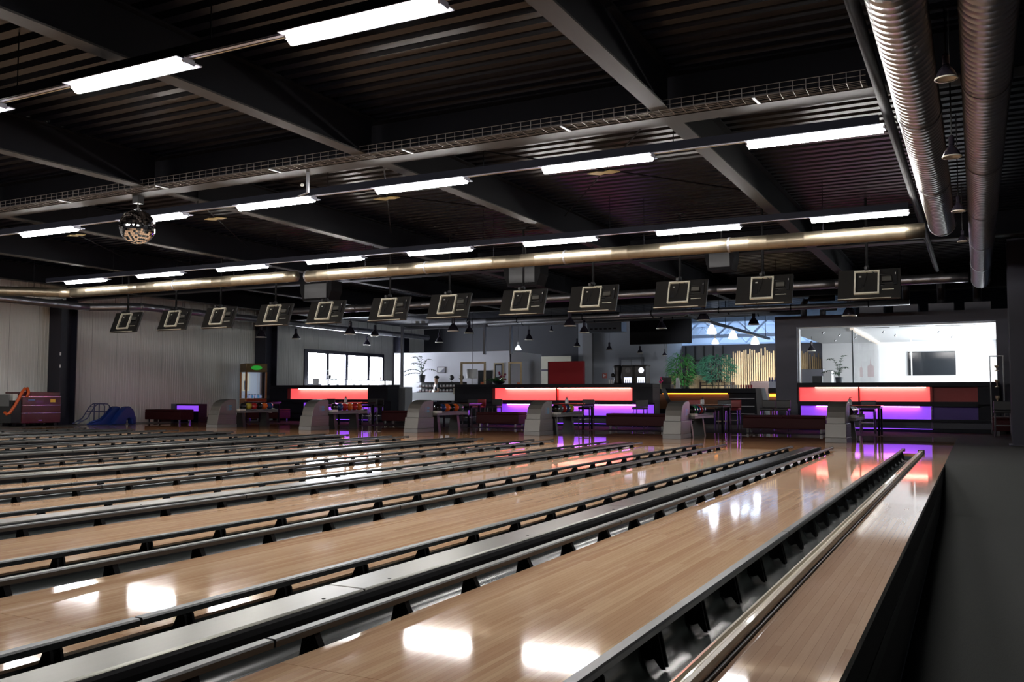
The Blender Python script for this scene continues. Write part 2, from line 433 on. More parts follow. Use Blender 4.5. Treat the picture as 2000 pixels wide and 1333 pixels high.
# wall columns of the steel frame
def column(x0, x1, y0, y1, z1, label, z0=0.0):
    t = thing('steel_column', label, 'column', ((x0+x1)/2, (y0+y1)/2, z0), 'steel frame columns')
    w, d = (x1-x0)/2, (y1-y0)/2
    MB().box(-w, w, -d, -d+.03, 0, z1-z0).build('flange', COLM, t)
    MB().box(-w, w, d-.03, d, 0, z1-z0).build('flange', COLM, t)
    MB().box(-.02, .02, -d+.03, d-.03, 0, z1-z0).build('web', COLM, t)
    MB().box(-w-.05, w+.05, -d-.05, d+.05, 0, .02).build('base_plate', COLM, t)
    return t
cl = column(XL+.03, XL+.62, 19.35, 19.95, ZB-.01, 'dark steel wall column behind the red lane machine')
for z in (1.85, 2.25): MB().box(.30, .34, -.30-.03, -.30, z, z+.10).build('junction_box', WHITE, cl)
column(XL+.03, XL+.62, 28.85, 29.55, ZB-.01, 'dark steel wall column behind the prize machine')
column(XL+.03, XL+.62, 39.0, 39.6, ZB-.01, 'dark steel wall column past the bright window')
column(.60, 1.25, 20.3, 20.9, ZB-.01, 'tall black steel column standing on the carpeted aisle')

# ------------------------------------------------------------------ roof: deck, girders, beams
ce = setting('ceiling', (0, 0, ZD))
m = MB(); L = []
for i in range(4):
    a = i*.25
    L += [(a, .06), (a+.07, .06), (a+.10, 0.0), (a+.22, 0.0)]
L += [(1.0, .06)]
m.strip(L, 'x', XL, XR); DECKM = m.mesh('deck_sheet')
for i in range(-4, 44): link('deck_sheet', DECKM, DECK, ce, (0, i, 0))
MB().box(XL, XR, -4, 44, .10, .16).build('roof_slab', DARKP, ce)
def ibeam(L0, L1, axis, w, h, tw, tf):
    parts = []
    for z0, z1, ww in ((0, tf, w), (tf, h-tf, tw), (h-tf, h, w)):
        m = MB()
        if axis == 'y': m.box(-ww/2, ww/2, L0, L1, z0, z1)
        else: m.box(L0, L1, -ww/2, ww/2, z0, z1)
        parts.append(m)
    return parts
BX = [1.04, -3.02, -7.09, -11.15, -15.22, -19.28, -23.35]
GY = [9.84, 19.95, 29.3]
def beam(name, label, cat, group, loc, L0, L1, axis, w, h):
    t = thing(name, label, cat, loc, group)
    for m, nm in zip(ibeam(L0, L1, axis, w, h, .02, .02), ('bottom_flange', 'web', 'top_flange')): m.build(nm, FLANGE_LIT if nm[0] == 'b' else STEEL, t)  # dark webs, lighter undersides: shade and floor bounce put into the colours
    return t
bayname = ['nearest the lights over the pit end', 'in front of the middle light row', 'beyond the last girder']
for i, x in enumerate(BX):
    for j, (a, c_) in enumerate(((-4.0, GY[0]-.16), (GY[0]+.16, GY[1]-.16), (GY[1]+.16, GY[2]-.16))):
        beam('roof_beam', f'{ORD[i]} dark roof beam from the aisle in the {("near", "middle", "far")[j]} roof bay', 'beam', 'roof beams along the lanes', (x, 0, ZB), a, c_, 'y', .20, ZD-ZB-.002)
for j, y in enumerate(GY):
    lab = ['dark steel girder carrying the wire cable tray and mirror ball', 'dark steel girder above the row of ball returns', 'dark steel girder above the bar counters'][j]
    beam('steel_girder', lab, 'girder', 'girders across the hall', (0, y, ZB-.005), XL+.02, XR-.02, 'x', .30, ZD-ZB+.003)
# wire cable tray hung from the near girder
WIRE = mat('tray_wire', (.16, .15, .15), .5, .5)
ct = thing('cable_tray', 'wire basket cable tray running along the girder under the ceiling', 'cable tray', (0, 9.52, ZB-.015))
m = MB()
for (yy, zz) in ((-.11, .11), (-.11, .055), (-.11, 0), (-.055, 0), (0, 0), (.055, 0), (.09, 0)):
    m.tube([(XL+.3, yy, zz), (-.9, yy, zz)], .004, 4)
m.build('long_wires', WIRE, ct)
m = MB(); x = -.95
while x > XL+.3:
    m.bar((x, -.11, .11), (x, -.11, 0), .006); m.bar((x, -.11, 0), (x, .09, 0), .006); x -= .13
o = m.build('cross_wires', WIRE, ct); o['kind'] = 'stuff'
ck = mat('cable_grey', (.05, .05, .055), .5)
for q, yy in enumerate((-.07, -.03, .02)):
    MB().tube([(XL+.3+i*1.05, yy+random.uniform(-.02, .02), .018) for i in range(25)], .011, 6).build('cable', ck, ct)
i = 0; x = -2.0
while x > XL+1:
    MB().bar((x, -.12, -.010), (x+.02, .10, -.012), .03, .012).build('tray_bracket', GALVD, ct); x -= 2.2
# cross bracing rods with yellow joint plates
for k, (x0, x1) in enumerate(zip(BX[1:5], BX[2:6])):
    xm, ym = (x0+x1)/2, 12.95
    t = thing('cross_brace', f'crossed bracing rods with yellow joint plate in the {ORD[k]} roof bay from the aisle', 'bracing', (xm, ym, 4.44), 'roof cross bracing')
    dx = (x0-x1)/2-.1
    MB().tube([(dx, -2.9, 0), (-dx, 2.9, 0)], .012, 6).build('rod', STEEL, t)
    MB().tube([(-dx, -2.9, .03), (dx, 2.9, .03)], .012, 6).build('rod', STEEL, t)
    pm = MB(); pm.prism([(-.26, -.05), (-.08, -.11), (.0, -.05), (.14, -.11), (.26, .03), (.10, .09), (.0, .05), (-.10, .11)], 'z', -.03, -.018)
    pm.build('joint_plate', mat('brace_yellow', (.42, .34, .14), .5), t)
    for sx in (-1, 1):
        MB().bar((sx*dx*.98, -2.9*.98, 0), (sx*dx*1.0, -2.9, .14), .05).build('rod_end', STEEL, t)

# ------------------------------------------------------------------ light rows
FL, FP = 1.50, 2.64
hs = MB(); hs.box(-FL/2, FL/2, -.15, .15, .046, .056); hs.box(-FL/2, FL/2, -.06, .06, .0565, .074)
hs.prism([(-.075, .045), (-.055, .02), (.055, .02), (.075, .045)], 'x', -FL/2, -FL/2+.02).prism([(-.075, .045), (-.055, .02), (.055, .02), (.075, .045)], 'x', FL/2-.02, FL/2)
HOUSM = hs.mesh('housing')
tm = MB(); tm.prism([(-.050, .0455), (-.046, .015), (-.025, -.008), (.0, -.014), (.025, -.008), (.046, .015), (.050, .0455)], 'x', -FL/2+.02, FL/2-.02); TUBM = tm.mesh('tube')
ROWS = [(5.67, [-7.6+.06, -7.6+.06+2.64, -7.6-2.58, -7.6-2.58-2.64, -2.35]), (10.54, None), (15.40, None)]
def fixture(x, y, z, label):
    t = thing('tube_light', label, 'light', (x, y, z), 'fluorescent tube lights')
    link('housing', HOUSM, FIXM, t); link('tube', TUBM, TUBEM, t)
    return t
rowword = ['nearest', 'middle', 'farthest']
for r, (y, x_first, n, z) in enumerate(((5.67, -1.60, 8, 3.86), (10.54, -1.57, 10, 3.86), (15.40, -1.62, 10, 3.83))):
    x_end = XL+1.2 if r < 2 else -21.6
    tr = thing('light_trunking', f'continuous metal trunking of the {rowword[r]} tube light row', 'trunking', (0, y, z+.082), 'light trunking')
    MB().box(x_end, -.88, -.055, .055, .0, .10).build('trunk_rail', FIXD, tr)
    MB().box(x_end, -.88, -.034, .002, -.006, -.0005).build('trunk_lip', FIXM, tr)
    MB().box(x_end, -.88, .020, .034, -.006, -.0005).build('trunk_lip', GOLD, tr)
    for i in range(n):
        if x_first-i*FP < x_end+FL/2: break
        fixture(x_first-i*FP, y, z, f'{ORD[i]} lit white tube light from the aisle in the {rowword[r]} row')
        MB().tube([(x_first-i*FP+1.0, 0, .10), (x_first-i*FP+1.0, 0, ZD-z-.085)], .006, 6).build('hanger_rod', STEEL, tr)

# ------------------------------------------------------------------ ventilation ducts
def duct_profile(p0, p1, r, pitch, ridge=.0035, n=32):
    p0 = Vector(p0); p1 = Vector(p1); d = p1-p0; Lr = d.length; d.normalize()
    pts, rs = [], []; k = max(1, int(Lr/pitch))
    for i in range(k):
        a = Lr*i/k; w = Lr/k
        for f, rr in ((0.0, r), (.86, r), (.90, r+ridge), (.96, r+ridge)):
            pts.append(p0+d*(a+w*f)); rs.append(rr)
    pts.append(p1); rs.append(r)
    m = MB(); base = None
    u = d.cross(Vector((0,0,1))); u = u.normalized() if u.length > .01 else Vector((1,0,0)); w = u.cross(d)
    for p, rr in zip(pts, rs):
        for j in range(n):
            a = 2*math.pi*j/n; m.v.append(tuple(p+(u*math.cos(a)+w*math.sin(a))*rr))
    for i in range(len(pts)-1):
        for j in range(n):
            a = i*n+j; c = i*n+(j+1) % n; m.f.append((a, c, c+n, a+n))
    m.f.append(tuple(reversed(range(n)))); e = (len(pts)-1)*n; m.f.append(tuple(e+j for j in range(n)))
    return m
def duct(label, path, r, seg, pitch, material, group=None, hang=None, coup=None):
    t = thing('ventilation_duct', label, 'duct', path[0], group)
    o = Vector(path[0])
    for a, c_ in zip(path[:-1], path[1:]):
        a = Vector(a)-o; c_ = Vector(c_)-o; Ld = (c_-a).length; k = max(1, round(Ld/seg)); d = (c_-a)/k
        for i in range(k):
            q0 = a+d*i; q1 = a+d*(i+1)
            dd = d.normalized()*.012
            s_ = duct_profile(q0+dd, q1-dd, r, pitch).build('duct_section', material, t, True)
            MB().tube([q1-dd*1.6, q1+dd*1.6], r+.011, 24).build('coupling', coup or GALVD, t)
            if hang:
                mid = (q0+q1)/2
                top = hang-.003 if all(abs(mid.y+o.y-g) > .2 for g in GY) and all(abs(mid.x+o.x-g) > .12 for g in BX) else ZB-.008
                MB().tube([mid+Vector((0, 0, r*.8)), mid+Vector((0, 0, top-mid.z-o.z))], .006, 6).build('hanger_rod', STEEL, t)
        if a.length > 0: MB().ball(a, r*1.0, 20, 12).build('elbow', material, t, True)
    return t
duct('large spiral duct over the aisle edge ending at the small cross duct', [(-.44, -3.5, 3.80), (-.44, 16.3, 3.80)], .20, 3.1, .115, GALV, 'spiral ducts', ZD)
duct('large spiral duct over the carpeted aisle turning behind the monitors', [(.15, -3.5, 3.80), (.15, 24.5, 3.80)], .20, 3.1, .115, GALVD, 'spiral ducts', ZD)
duct('thin spiral duct under the farthest light row on the aisle side', [(-.66, 15.85, 3.63), (-13.3, 15.85, 3.63)], .125, 3.17, .30, BRASSY, 'spiral ducts', ZD)
duct('thin spiral duct under the farthest light row toward the cladded wall', [(-13.62, 15.85, 3.66), (-21.2, 15.85, 3.66), (-22.6, 14.6, 3.66), (-22.6, 4.0, 3.66)], .125, 3.1, .30, BRASSY, 'spiral ducts', ZD)
duct('dull duct crossing behind the row of monitors', [(-.1, 24.5, 3.87), (-21.5, 24.5, 3.90)], .12, 3.0, .4, GALVD, 'spiral ducts', ZD)
duct('dull duct with a kink beside the cladded wall', [(-24.2, 38.0, 3.85), (-24.2, 20.6, 3.85), (-25.0, 19.3, 3.75), (-25.0, 15.5, 3.75)], .12, 3.0, .4, GALVD, 'spiral ducts', ZD)
for k, (yy, zz, x0, x1, r) in enumerate(((28.2, 3.62, -5.6, -15.5, .09), (30.2, 3.72, -4.9, -16.5, .10), (25.6, 3.42, -1.5, -9.5, .075), (31.5, 3.95, -5.2, -20.0, .12))):
    t = thing('service_pipe', f'{ORD[k]} galvanised pipe of the group above the bar, running across the hall', 'pipe', (0, yy, zz), 'pipes above the bar')
    MB().tube([(x0, 0, 0), (x1, 0, 0)], r, 14).build('pipe_run', GALVD, t, True)
    for q in range(4):
        xx = x0+(x1-x0)*(q+.5)/4
        MB().tube([(xx-.015, 0, 0), (xx+.015, 0, 0)], r+.012, 14).build('pipe_clamp', STEEL, t)
        MB().tube([(xx, 0, r), (xx, 0, ZD-zz)], .006, 6).build('hanger_rod', STEEL, t)
t = thing('sprinkler_pipe', 'dark round pipe running along the lanes below the roof deck', 'pipe', (-.785, 0, 4.025))
MB().tube([(0, -3.9, 0), (0, 24.0, 0)], .055, 12).build('pipe_run', STEEL, t, True)
for q in range(9): MB().tube([(0, -2.5+3*q, .05), (0, -2.5+3*q, ZD-4.025)], .008, 6).build('hanger_rod', STEEL, t)

# ------------------------------------------------------------------ mirror ball
mbx, mby, mbz, mbr = -11.68, 9.84, 3.60, .272
t = thing('mirror_ball', 'large mirror ball hanging under the cable tray girder', 'mirror ball', (mbx, mby, mbz))
m = MB()
nr = 26
for i in range(nr):
    a0 = math.pi*(i+.04)/nr; a1 = math.pi*(i+.96)/nr; am = (a0+a1)/2
    k = max(4, int(2*nr*math.sin(am)))
    for j in range(k):
        b0 = 2*math.pi*(j+.04)/k; b1 = 2*math.pi*(j+.96)/k
        P = lambda a, b_: (mbr*math.sin(a)*math.cos(b_), mbr*math.sin(a)*math.sin(b_), -mbr*math.cos(a))
        m.quad(P(a0, b0), P(a0, b1), P(a1, b1), P(a1, b0))
o = m.build('mirror_tiles', MIRR, t); o['kind'] = 'stuff'
MB().ball((0, 0, 0), mbr-.004, 32, 20).build('ball_core', BLK, t, True)
MB().lathe([(.04, mbr-.01), (.04, mbr+.02), (.012, mbr+.03), (.012, mbr+.10)], 12, capt=True).build('ball_cap', CHROME, t)
MB().box(-.06, .06, -.06, .06, mbr+.10, ZB-.006-mbz).build('motor', BLK, t)

# ------------------------------------------------------------------ monitors over the lanes (seen from behind)
MW, MH = 1.06, .60
MY, MZ = 17.35, 2.72
tilt = math.radians(21)
def monitor(i, x):
    t = thing('score_monitor', f'back of the flat score monitor hung over the {ORD[i]} lane from the aisle', 'monitor', (x, MY, MZ), 'score monitors above the lanes')
    R = Matrix.Rotation(-tilt, 4, 'X')
    def put(m, nm, mt):
        o = m.build(nm, mt, t); o.matrix_local = R; return o
    if i == 0:
        weld(put(MB().box(-MW/2, MW/2, .0, .055, 0, MH), 'casing', TV), .006)
        put(MB().box(-MW/2+.02, MW/2-.02, .056, .062, .02, MH-.02), 'screen', BLK)
        put(MB().box(-MW/2, -MW/2+.40, -.012, -.001, .002, .012), 'bottom_lip', TVF)
        put(MB().box(-.12, .38, -.012, -.001, .002, .012), 'bottom_lip', TVF)
        f = MB(); a, c_, w = -.25, .18, .028
        f.box(a, a+w, -.05, -.004, .085, .555).box(c_-w, c_, -.05, -.004, .085, .555).box(a+w, c_-w, -.05, -.004, .085, .085+w).box(a+w, c_-w, -.05, -.004, .555-w, .555)
        put(f, 'mount_frame', TVF)
        put(MB().box(-.17, -.13, -.008, -.001, .44, .465), 'label_sticker', TVL)
        put(MB().box(-.21, -.12, -.015, -.001, .21, .30), 'socket_plate', BLK)
        put(MB().box(-.08, .08, -.012, -.001, .16, .18), 'vent_slot', BLK)
        put(MB().box(-.20, .0, -.010, -.001, .105, .118), 'vent_slot', BLK)
        put(MB().box(.22, .40, -.02, -.001, .30, .33), 'connector_strip', CHROME)
        put(MB().box(.20, .27, -.02, -.001, .255, .275), 'connector_strip', CHROME)
        put(MB().box(.22, .38, -.03, -.001, .34, .42), 'plug_block', mat('plug_dark', (.10, .10, .09), .5))
        put(MB().box(.22, .42, -.008, -.001, .17, .18), 'seam', TVF)
        put(MB().box(.42, .47, -.02, -.001, .26, .54), 'side_channel', BLK)
        put(MB().box(.44, .452, -.024, -.021, .46, .50), 'indicator', TVL)
        put(MB().tube([(-.03, -.03, .60), (-.04, -.03, .45), (-.09, -.02, .24)], .006, 6), 'cable', BLK)
        put(MB().tube([(-.02, -.03, .58), (.10, -.035, .50), (.24, -.02, .46), (.36, -.02, .44)], .007, 6), 'cable', BLK)
        put(MB().cbox((-.035, -.03, .60), (.07, .07, .10)), 'mount_head', BLK)
        MB().tube([(-.035, .20, .55), (-.035, .20, ZD-MZ)], .025, 10).build('pole', MATTE, t)
        MB().cbox((-.035, .12, .56), (.05, .24, .05)).build('pole_arm', BLK, t)
        MB().cbox((-.035, .20, ZD-MZ-.01), (.16, .16, .02)).build('ceiling_plate', BLK, t)
    return t
LC = [x+LW/2 for x in LEFT]
m0 = monitor(0, LC[0])
for i in range(1, 12):
    r = dup(m0, (LC[i], MY, MZ), f'back of the flat score monitor hung over the {ORD[i]} lane from the aisle')

# ------------------------------------------------------------------ ball returns, racks, balls
yr = 19.85
def ball_return(k, x):
    t = thing('ball_return', f'silver ball return hood with rack on the approach beside the {ORD[2*k]} lane from the aisle', 'ball return', (x, yr, 0), 'ball returns on the approach')
    prof = [(.02, .10), (.00, .10), (.05, .38), (.075, .52), (.12, .64), (.20, .74), (.32, .81), (.48, .845), (.66, .85), (.74, .84), (.76, .80), (.76, .10)]
    m = MB(); m.prism(prof, 'x', -.19, .19); weld(m.build('hood', HOOD, t), .018, 3)
    m = MB(); m.prism([(-.03, .10), (.02, .40), (.76, .40), (.76, .10)], 'x', -.21, .21); weld(m.build('lower_cowl', HOOD, t), .012, 2)
    m = MB(); m.prism([(-.035, .0), (-.035, .10), (.77, .10), (.77, .0)], 'x', -.215, .215); weld(m.build('plinth', HOODD, t), .006)
    for z in (.17, .24, .31):
        MB().box(.211, .214, .15, .74, z, z+.008).build('cowl_groove', HOODD, t)
    lg = MB().box(.1905, .193, .34, .45, .52, .68).build('logo_block', TEALG, t)
    for zz in (.525, .605):
        q = MB(); q.prism([(.45, zz)]+[(.52+.06*math.sin(math.pi*a/8), zz+.035-.035*math.cos(math.pi*a/8)) for a in range(9)]+[(.45, zz+.07)], 'x', .1905, .193)
        q.build('logo_lobe', TEAL, lg)
    # rack behind the hood
    y0, y1 = .80, 2.45
    for sx in (-.20, -.03, .03, .20):
        MB().box(sx-.012, sx+.012, y0, y1, .50, .535).build('rack_rail', HOODD, t)
    MB().box(-.30, .30, y0, y1, .44, .495).build('rack_tray', HOODD, t)
    MB().box(-.31, .31, y1, y1+.04, .42, .56).build('rack_end', CHROME, t)
    MB().box(.16, .30, y0, y0+.24, .50, .56).build('rack_stop', TVL, t)
    for yy in (y0+.35, y1-.25):
        MB().prism([(-.16, 0), (.16, 0), (.10, .44), (-.10, .44)], 'y', yy-.06, yy+.06).build('rack_leg', BLK, t)
    return t
BALLC = {'orange': (.75, .13, .02), 'red': (.45, .02, .02), 'dark blue': (.02, .05, .16), 'black': (.012, .012, .012), 'green': (.03, .30, .09), 'yellow': (.45, .36, .04), 'purple': (.14, .03, .22), 'grey': (.10, .12, .13)}
ball_sets = [['black', 'dark blue', 'grey', 'black', 'purple'], ['black', 'green', 'dark blue', 'red', 'grey'], ['black', 'grey', 'red', 'dark blue', 'yellow'], ['black', 'dark blue', 'orange', 'black', 'orange', 'grey'],
             ['black', 'dark blue', 'red', 'orange', 'red', 'orange'], ['black', 'yellow', 'red', 'black', 'orange', 'dark blue']]
bmsh = MB(); bmsh.ball((0, 0, .108), .108, 20, 12); bmsh.smooth = True
bmesh_by = {}
for k, x in enumerate(PAIRX):
    ball_return(k, x)
    for j, cname in enumerate(ball_sets[k]):
        if cname not in bmesh_by: bmesh_by[cname] = bmsh.mesh('bowling_ball')
        mt = mat('ball_'+cname.replace(' ', '_'), BALLC[cname], .12, coat=.6)
        o = link('bowling_ball', bmesh_by[cname], mt, None, (x+.115, yr+1.12+j*.232, .528))
        tag(o, f'{cname} bowling ball, {ORD[j]} on the rack beside the {ORD[2*k]} lane from the aisle', 'bowling ball', 'bowling balls on the racks')

# ------------------------------------------------------------------ seating: benches, dark tables, stools
def bench(x0, x1, y, label, d=.62, mt=LEATH):
    t = thing('bench', label, 'bench', ((x0+x1)/2, y, 0), 'low benches behind the approach'); w = (x1-x0)/2
    weld(MB().box(-w, w, 0, d, .12, .40).build('upholstered_base', mt, t), .02)
    n = max(1, round(2*w/.9))
    for i in range(n):
        a = -w+2*w*i/n
        weld(MB().box(a+.004, a+2*w/n-.004, .0, d, .401, .47).build('seat_cushion', mt, t), .02)
    for sx in (-w+.12, w-.12):
        for sy in (.08, d-.08): MB().box(sx-.03, sx+.03, sy-.03, sy+.03, 0, .12).build('leg', CHROME, t)
    return t
def Wx(px, Y): return float(W(px, 800, Y)[0])
for p0, p1, Y, lab in ((283, 352, 22.6, 'dark red low bench in front of the prize machine'), (930, 1012, 24.3, 'dark red low bench before the middle counter on its shoe shelf side'), (1183, 1300, 24.4, 'long dark red low bench before the amber-lit bar'),
                       (1450, 1612, 24.2, 'longest dark red low bench before the bright room'), (1938, 2000, 25.2, 'dark red low bench beside the glass cabinet'), (480, 545, 25.6, 'dark red low bench at the base of the first lit counter'), (745, 800, 25.2, 'short dark red bench by the grey kiosk')):
    bench(Wx(p0, Y), Wx(p1, Y), Y, lab)
def high_table(x, y, label, w=.75, d=.75):
    t = thing('lounge_table', label, 'table', (x, y, 0), 'dark tables behind the approach')
    weld(MB().box(-w/2, w/2, -d/2, d/2, .71, .745).build('table_top', mat('table_top_dark', (.05, .02, .02), .15), t), .006)
    for sx in (-w/2+.06, w/2-.06):
        for sy in (-d/2+.06, d/2-.06): MB().box(sx-.025, sx+.025, sy-.025, sy+.025, 0, .709).build('leg', STEEL, t)
    MB().box(-w/2+.03, w/2-.03, -d/2+.03, d/2-.03, .67, .709).build('apron', BLK, t)
    return t
def stool(x, y, label, seat=BLKL, h=.64):
    t = thing('bar_stool', label, 'stool', (x, y, 0), 'bar stools')
    weld(MB().box(-.19, .19, -.19, .19, h-.07, h).build('seat', seat, t), .02)
    weld(MB().box(-.19, .19, .15, .20, h+.002, h+.22).build('backrest', seat, t), .015)
    for sx in (-.16, .16):
        for sy in (-.16, .16): MB().bar((sx*1.1, sy*1.1, 0), (sx, sy, h-.07), .028).build('leg', CHROME, t)
    for sy in (-.168, .168): MB().bar((-.168, sy, .28), (.168, sy, .28), .02).build('footrest', CHROME, t)
    return t
tabs = [(513, 24.6, 'by the first lit counter\'s dark end'), (695, 24.5, 'before the first red-lit counter'), (902, 24.6, 'before the white pillar of the shoe counter'), (1120, 24.3, 'before the middle red-lit counter'), (1385, 24.2, 'before the amber bar'), (1682, 24.3, 'before the bright room counter')]
for px, Y, lab in tabs:
    high_table(Wx(px, Y), Y, 'dark table '+lab, 1.0, .8)
sts = [(640, 25.6, 'behind the dark table at the first red counter', BLKL), (722, 25.4, 'at the end of the first red counter', BLKL), (918, 25.4, 'beside the white pillar', BLKL), (934, 25.9, 'between the pillar and the middle counter', REDL), (966, 26.2, 'tucked under the middle counter end', BLKL),
       (1145, 24.9, 'at the dark table by the middle counter', BLKL), (1250, 25.8, 'at the aisle end of the middle counter', BLKL), (1352, 25.6, 'with red seat at the amber bar', REDL), (1412, 25.0, 'with black seat at the amber bar table', BLKL), (1432, 26.0, 'with red seat and back facing the amber bar', REDL),
       (1500, 25.8, 'before the bar end with the striped cloth', BLKL), (1528, 25.6, 'against the grey wall of the bright room', BLKL), (1695, 25.4, 'behind the dark table by the bright room', BLKL), (1958, 24.6, 'beside the glass cabinet', BLKL), (735, 25.8, 'near the grey kiosk', BLKL)]
for px, Y, lab, sm in sts:
    stool(Wx(px, Y), Y, ('red' if sm is REDL else 'black')+' bar stool with chrome legs '+lab, sm)
# dispensers on the tables
for px, Y, lab in ((675, 24.45, 'first red-lit counter'), (1107, 24.25, 'middle red-lit counter'), (1372, 24.15, 'amber bar'), (1660, 24.25, 'bright room')):
    t = thing('menu_dispenser', f'small white dispenser bottle on the dark table before the {lab}', 'dispenser', (Wx(px, Y), Y, .7455), 'table dispensers')
    MB().lathe([(.045, 0), (.05, .02), (.05, .12), (.03, .14)], 14, capb=True, capt=True).build('bottle', WHITE, t, False)
    MB().lathe([(.032, .141), (.032, .16), (.012, .165), (.012, .20)], 12, capb=True, capt=True).build('pump_cap', BLK, t)
    MB().bar((0, 0, .19), (.05, 0, .19), .014).build('spout', BLK, t)

# ------------------------------------------------------------------ lit counters
def counter(label, x0, x1, red, purple, y=YBAR, ztop=1.36, mullions=(), dim=None):
    t = thing('bar_counter', label, 'counter', ((x0+x1)/2, y, 0), 'lit counters'); xc = (x0+x1)/2
    A = lambda a, c_, y0, y1, z0, z1: MB().box(a-xc, c_-xc, y0, y1, z0, z1)
    weld(A(x0, x1, 0, .75, ztop-.13, ztop).build('counter_top', BARB, t), .008)
    A(x0, x1, .20, .70, 0, ztop-.131).build('counter_core', BARB, t)
    A(x0, red[0], 0, .199, .76, 1.229).build('fascia_end', BARB, t)
    A(dim or red[1], x1, 0, .199, .76, 1.229).build('fascia_end', BARB, t)
    A(red[0], dim or red[1], 0, .199, .70, .828).build('fascia_rail', BARB, t)
    A(x0, x1, .04, .199, .27, .345).build('fascia_rail', BARB, t)
    A(x0, x1, .12, .199, 0.10, .27).build('kick_panel', mat('kick_blue_black', (.02, .02, .04), .4), t)
    if dim:
        A(red[1]+.02, dim, .185, .198, .83, 1.228).build('unlit_red_panel', DRED, t); A(purple[1]+.02, dim, .185, .198, .346, .699).build('unlit_purple_panel', DPUR, t)
    p = A(red[0], red[1], .185, .198, .83, 1.228).build('red_panel', LRED, t)
    A(red[0]+.45, red[1]-.1, .10, .13, 1.205, 1.226).build('led_strip', SRED, p)
    p = A(purple[0], purple[1], .185, .198, .346, .699).build('purple_panel', LPUR, t)
    A(purple[0]+.45, purple[1]-.3, .10, .13, .675, .697).build('led_strip', SPUR, p)
    A(purple[0], purple[1], .10, .119, .075, .09).build('floor_led', FPUR, p)
    for mx in mullions:
        A(mx-.02, mx+.02, .06, .184, .83, 1.228).build('mullion', mat('mullion_red', (.5, .05, .04), .5), t)
        MB().tube([(mx-xc, .12, .10), (mx-xc, .12, .69)], .03, 10).build('support_post', CHROME, t)
    return t
counter('red and purple lit counter beneath the bright window', -24.44, -18.9, (-23.55, -19.78), (-22.9, -19.78))
counter('red and purple lit counter with coffee machines on top', -16.1, -8.95, (-14.6, -9.62), (-14.55, -8.98), mullions=(-12.25,))
counter('red and purple lit counter below the bright room opening', -4.62, .52, (-4.58, -1.14), (-4.55, -1.10), mullions=(-2.95, -1.10), dim=.02)
# unlit end of the last counter

# ------------------------------------------------------------------ bright room beside the bar
RY0, RY1, RX0, RX1 = 27.60, 36.0, -5.33, .80
rw = setting('wall_room')
MB().box(RX0, -4.70, RY0, RY0+.15, 0, 3.34).build('wall_side', ANTH, rw)
MB().box(.50, RX1, RY0, RY0+.15, 0, 3.34).build('wall_side', ANTH, rw)
MB().box(-4.70, .50, RY0, RY0+.15, 3.02, 3.34).build('wall_header', ANTH, rw)
MB().box(-4.70, .50, RY0+.16, RY0+.30, 0, 1.30).build('wall_parapet', WHITE, rw)
MB().box(-4.72, -4.66, RY0+.151, RY0+.42, 1.30, 2.97).build('reveal', WHITE, rw)
struct(MB().box(-5.2, RX1, RY1, RY1+.1, 0, 3.0).build('wall_room_back', WHITE))
struct(MB().box(RX1-.05, RX1, RY0+.151, RY1, 0, 3.0).build('wall_room_right', WHITE))
rc = setting('ceiling_room')
MB().box(-5.2, RX1, RY0+.151, RY1, 2.98, 3.05).build('ceiling_board', WHITE, rc)
for i in range(4):
    MB().box(-2.9+i*.95, -2.2+i*.95, 28.2, 28.32, 2.974, 2.9795).build('slot_vent', DARKP, rc)
for (x, y, w_) in ((-4.2, 29.2, 'nearest the opening over the grey cabinet'), (-3.9, 30.6, 'second from the opening before the glass'), (-3.6, 32.2, 'third from the opening before the glass'), (-2.5, 29.6, 'nearest the opening behind the glass'), (-2.3, 31.4, 'second from the opening behind the glass'), (-1.0, 30.4, 'in front of the wall television'), (-.7, 33.0, 'close above the wall television'), (-4.4, 33.4, 'farthest from the opening over the open side')):
    lab_ = 'small grey ceiling spotlight in the bright room, '+w_
    t = thing('spot_light', f'small ceiling spotlight in the bright room near {("the opening" if y < 30 else "the middle" if y < 31.5 else "the back wall")} at {abs(x):.1f} m', 'spotlight', (x, y, 2.909), 'spotlights in the bright room')
    t['label'] = lab_
    MB().tube([(0, 0, 0), (.03, .02, .045)], .03, 10).build('head', GALVD, t)
    MB().tube([(.02, .015, .04), (.02, .015, .069)], .01, 8).build('stem', GALVD, t)
w2 = setting('window_added', (RX1-.06, 0, 0))  # added glowing window, out of view, put in to brighten the room
for k in range(4):
    MB().box(-.004, .004, 28.1+k*1.9, 29.8+k*1.9, .9, 2.75).build('window_pane', mat('room_fill_light', (1, 1, 1), .2, emit=(.92, .97, 1.0), strength=ROOM_FILL), w2)
    MB().box(-.02, .008, 29.8+k*1.9, 30.0+k*1.9, .8, 2.85).build('added_window_mullion', WHITE, w2)
MB().box(-.02, .008, 28.0, 35.7, 2.75, 2.85).build('added_window_head', WHITE, w2); MB().box(-.02, .008, 28.0, 35.7, .8, .9).build('window_sill', WHITE, w2)
gp = thing('glass_partition', 'clear glass partition with white top rail dividing the bright room', 'partition', (-3.2, 28.0, 0))
MB().box(-.01, .01, 0.1, 7.9, .0, 2.91).build('glass_sheet', GLASS, gp)
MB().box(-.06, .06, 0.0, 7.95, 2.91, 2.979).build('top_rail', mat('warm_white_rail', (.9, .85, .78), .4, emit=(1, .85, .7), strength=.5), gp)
MB().box(-.02, .02, 0.02, .09, 0, 2.91).build('edge_profile', mat('slate', (.12, .15, .17), .4), gp)
tv = thing('television', 'large black wall television in the bright room', 'television', (-1.42, RY1-.07, 1.74))
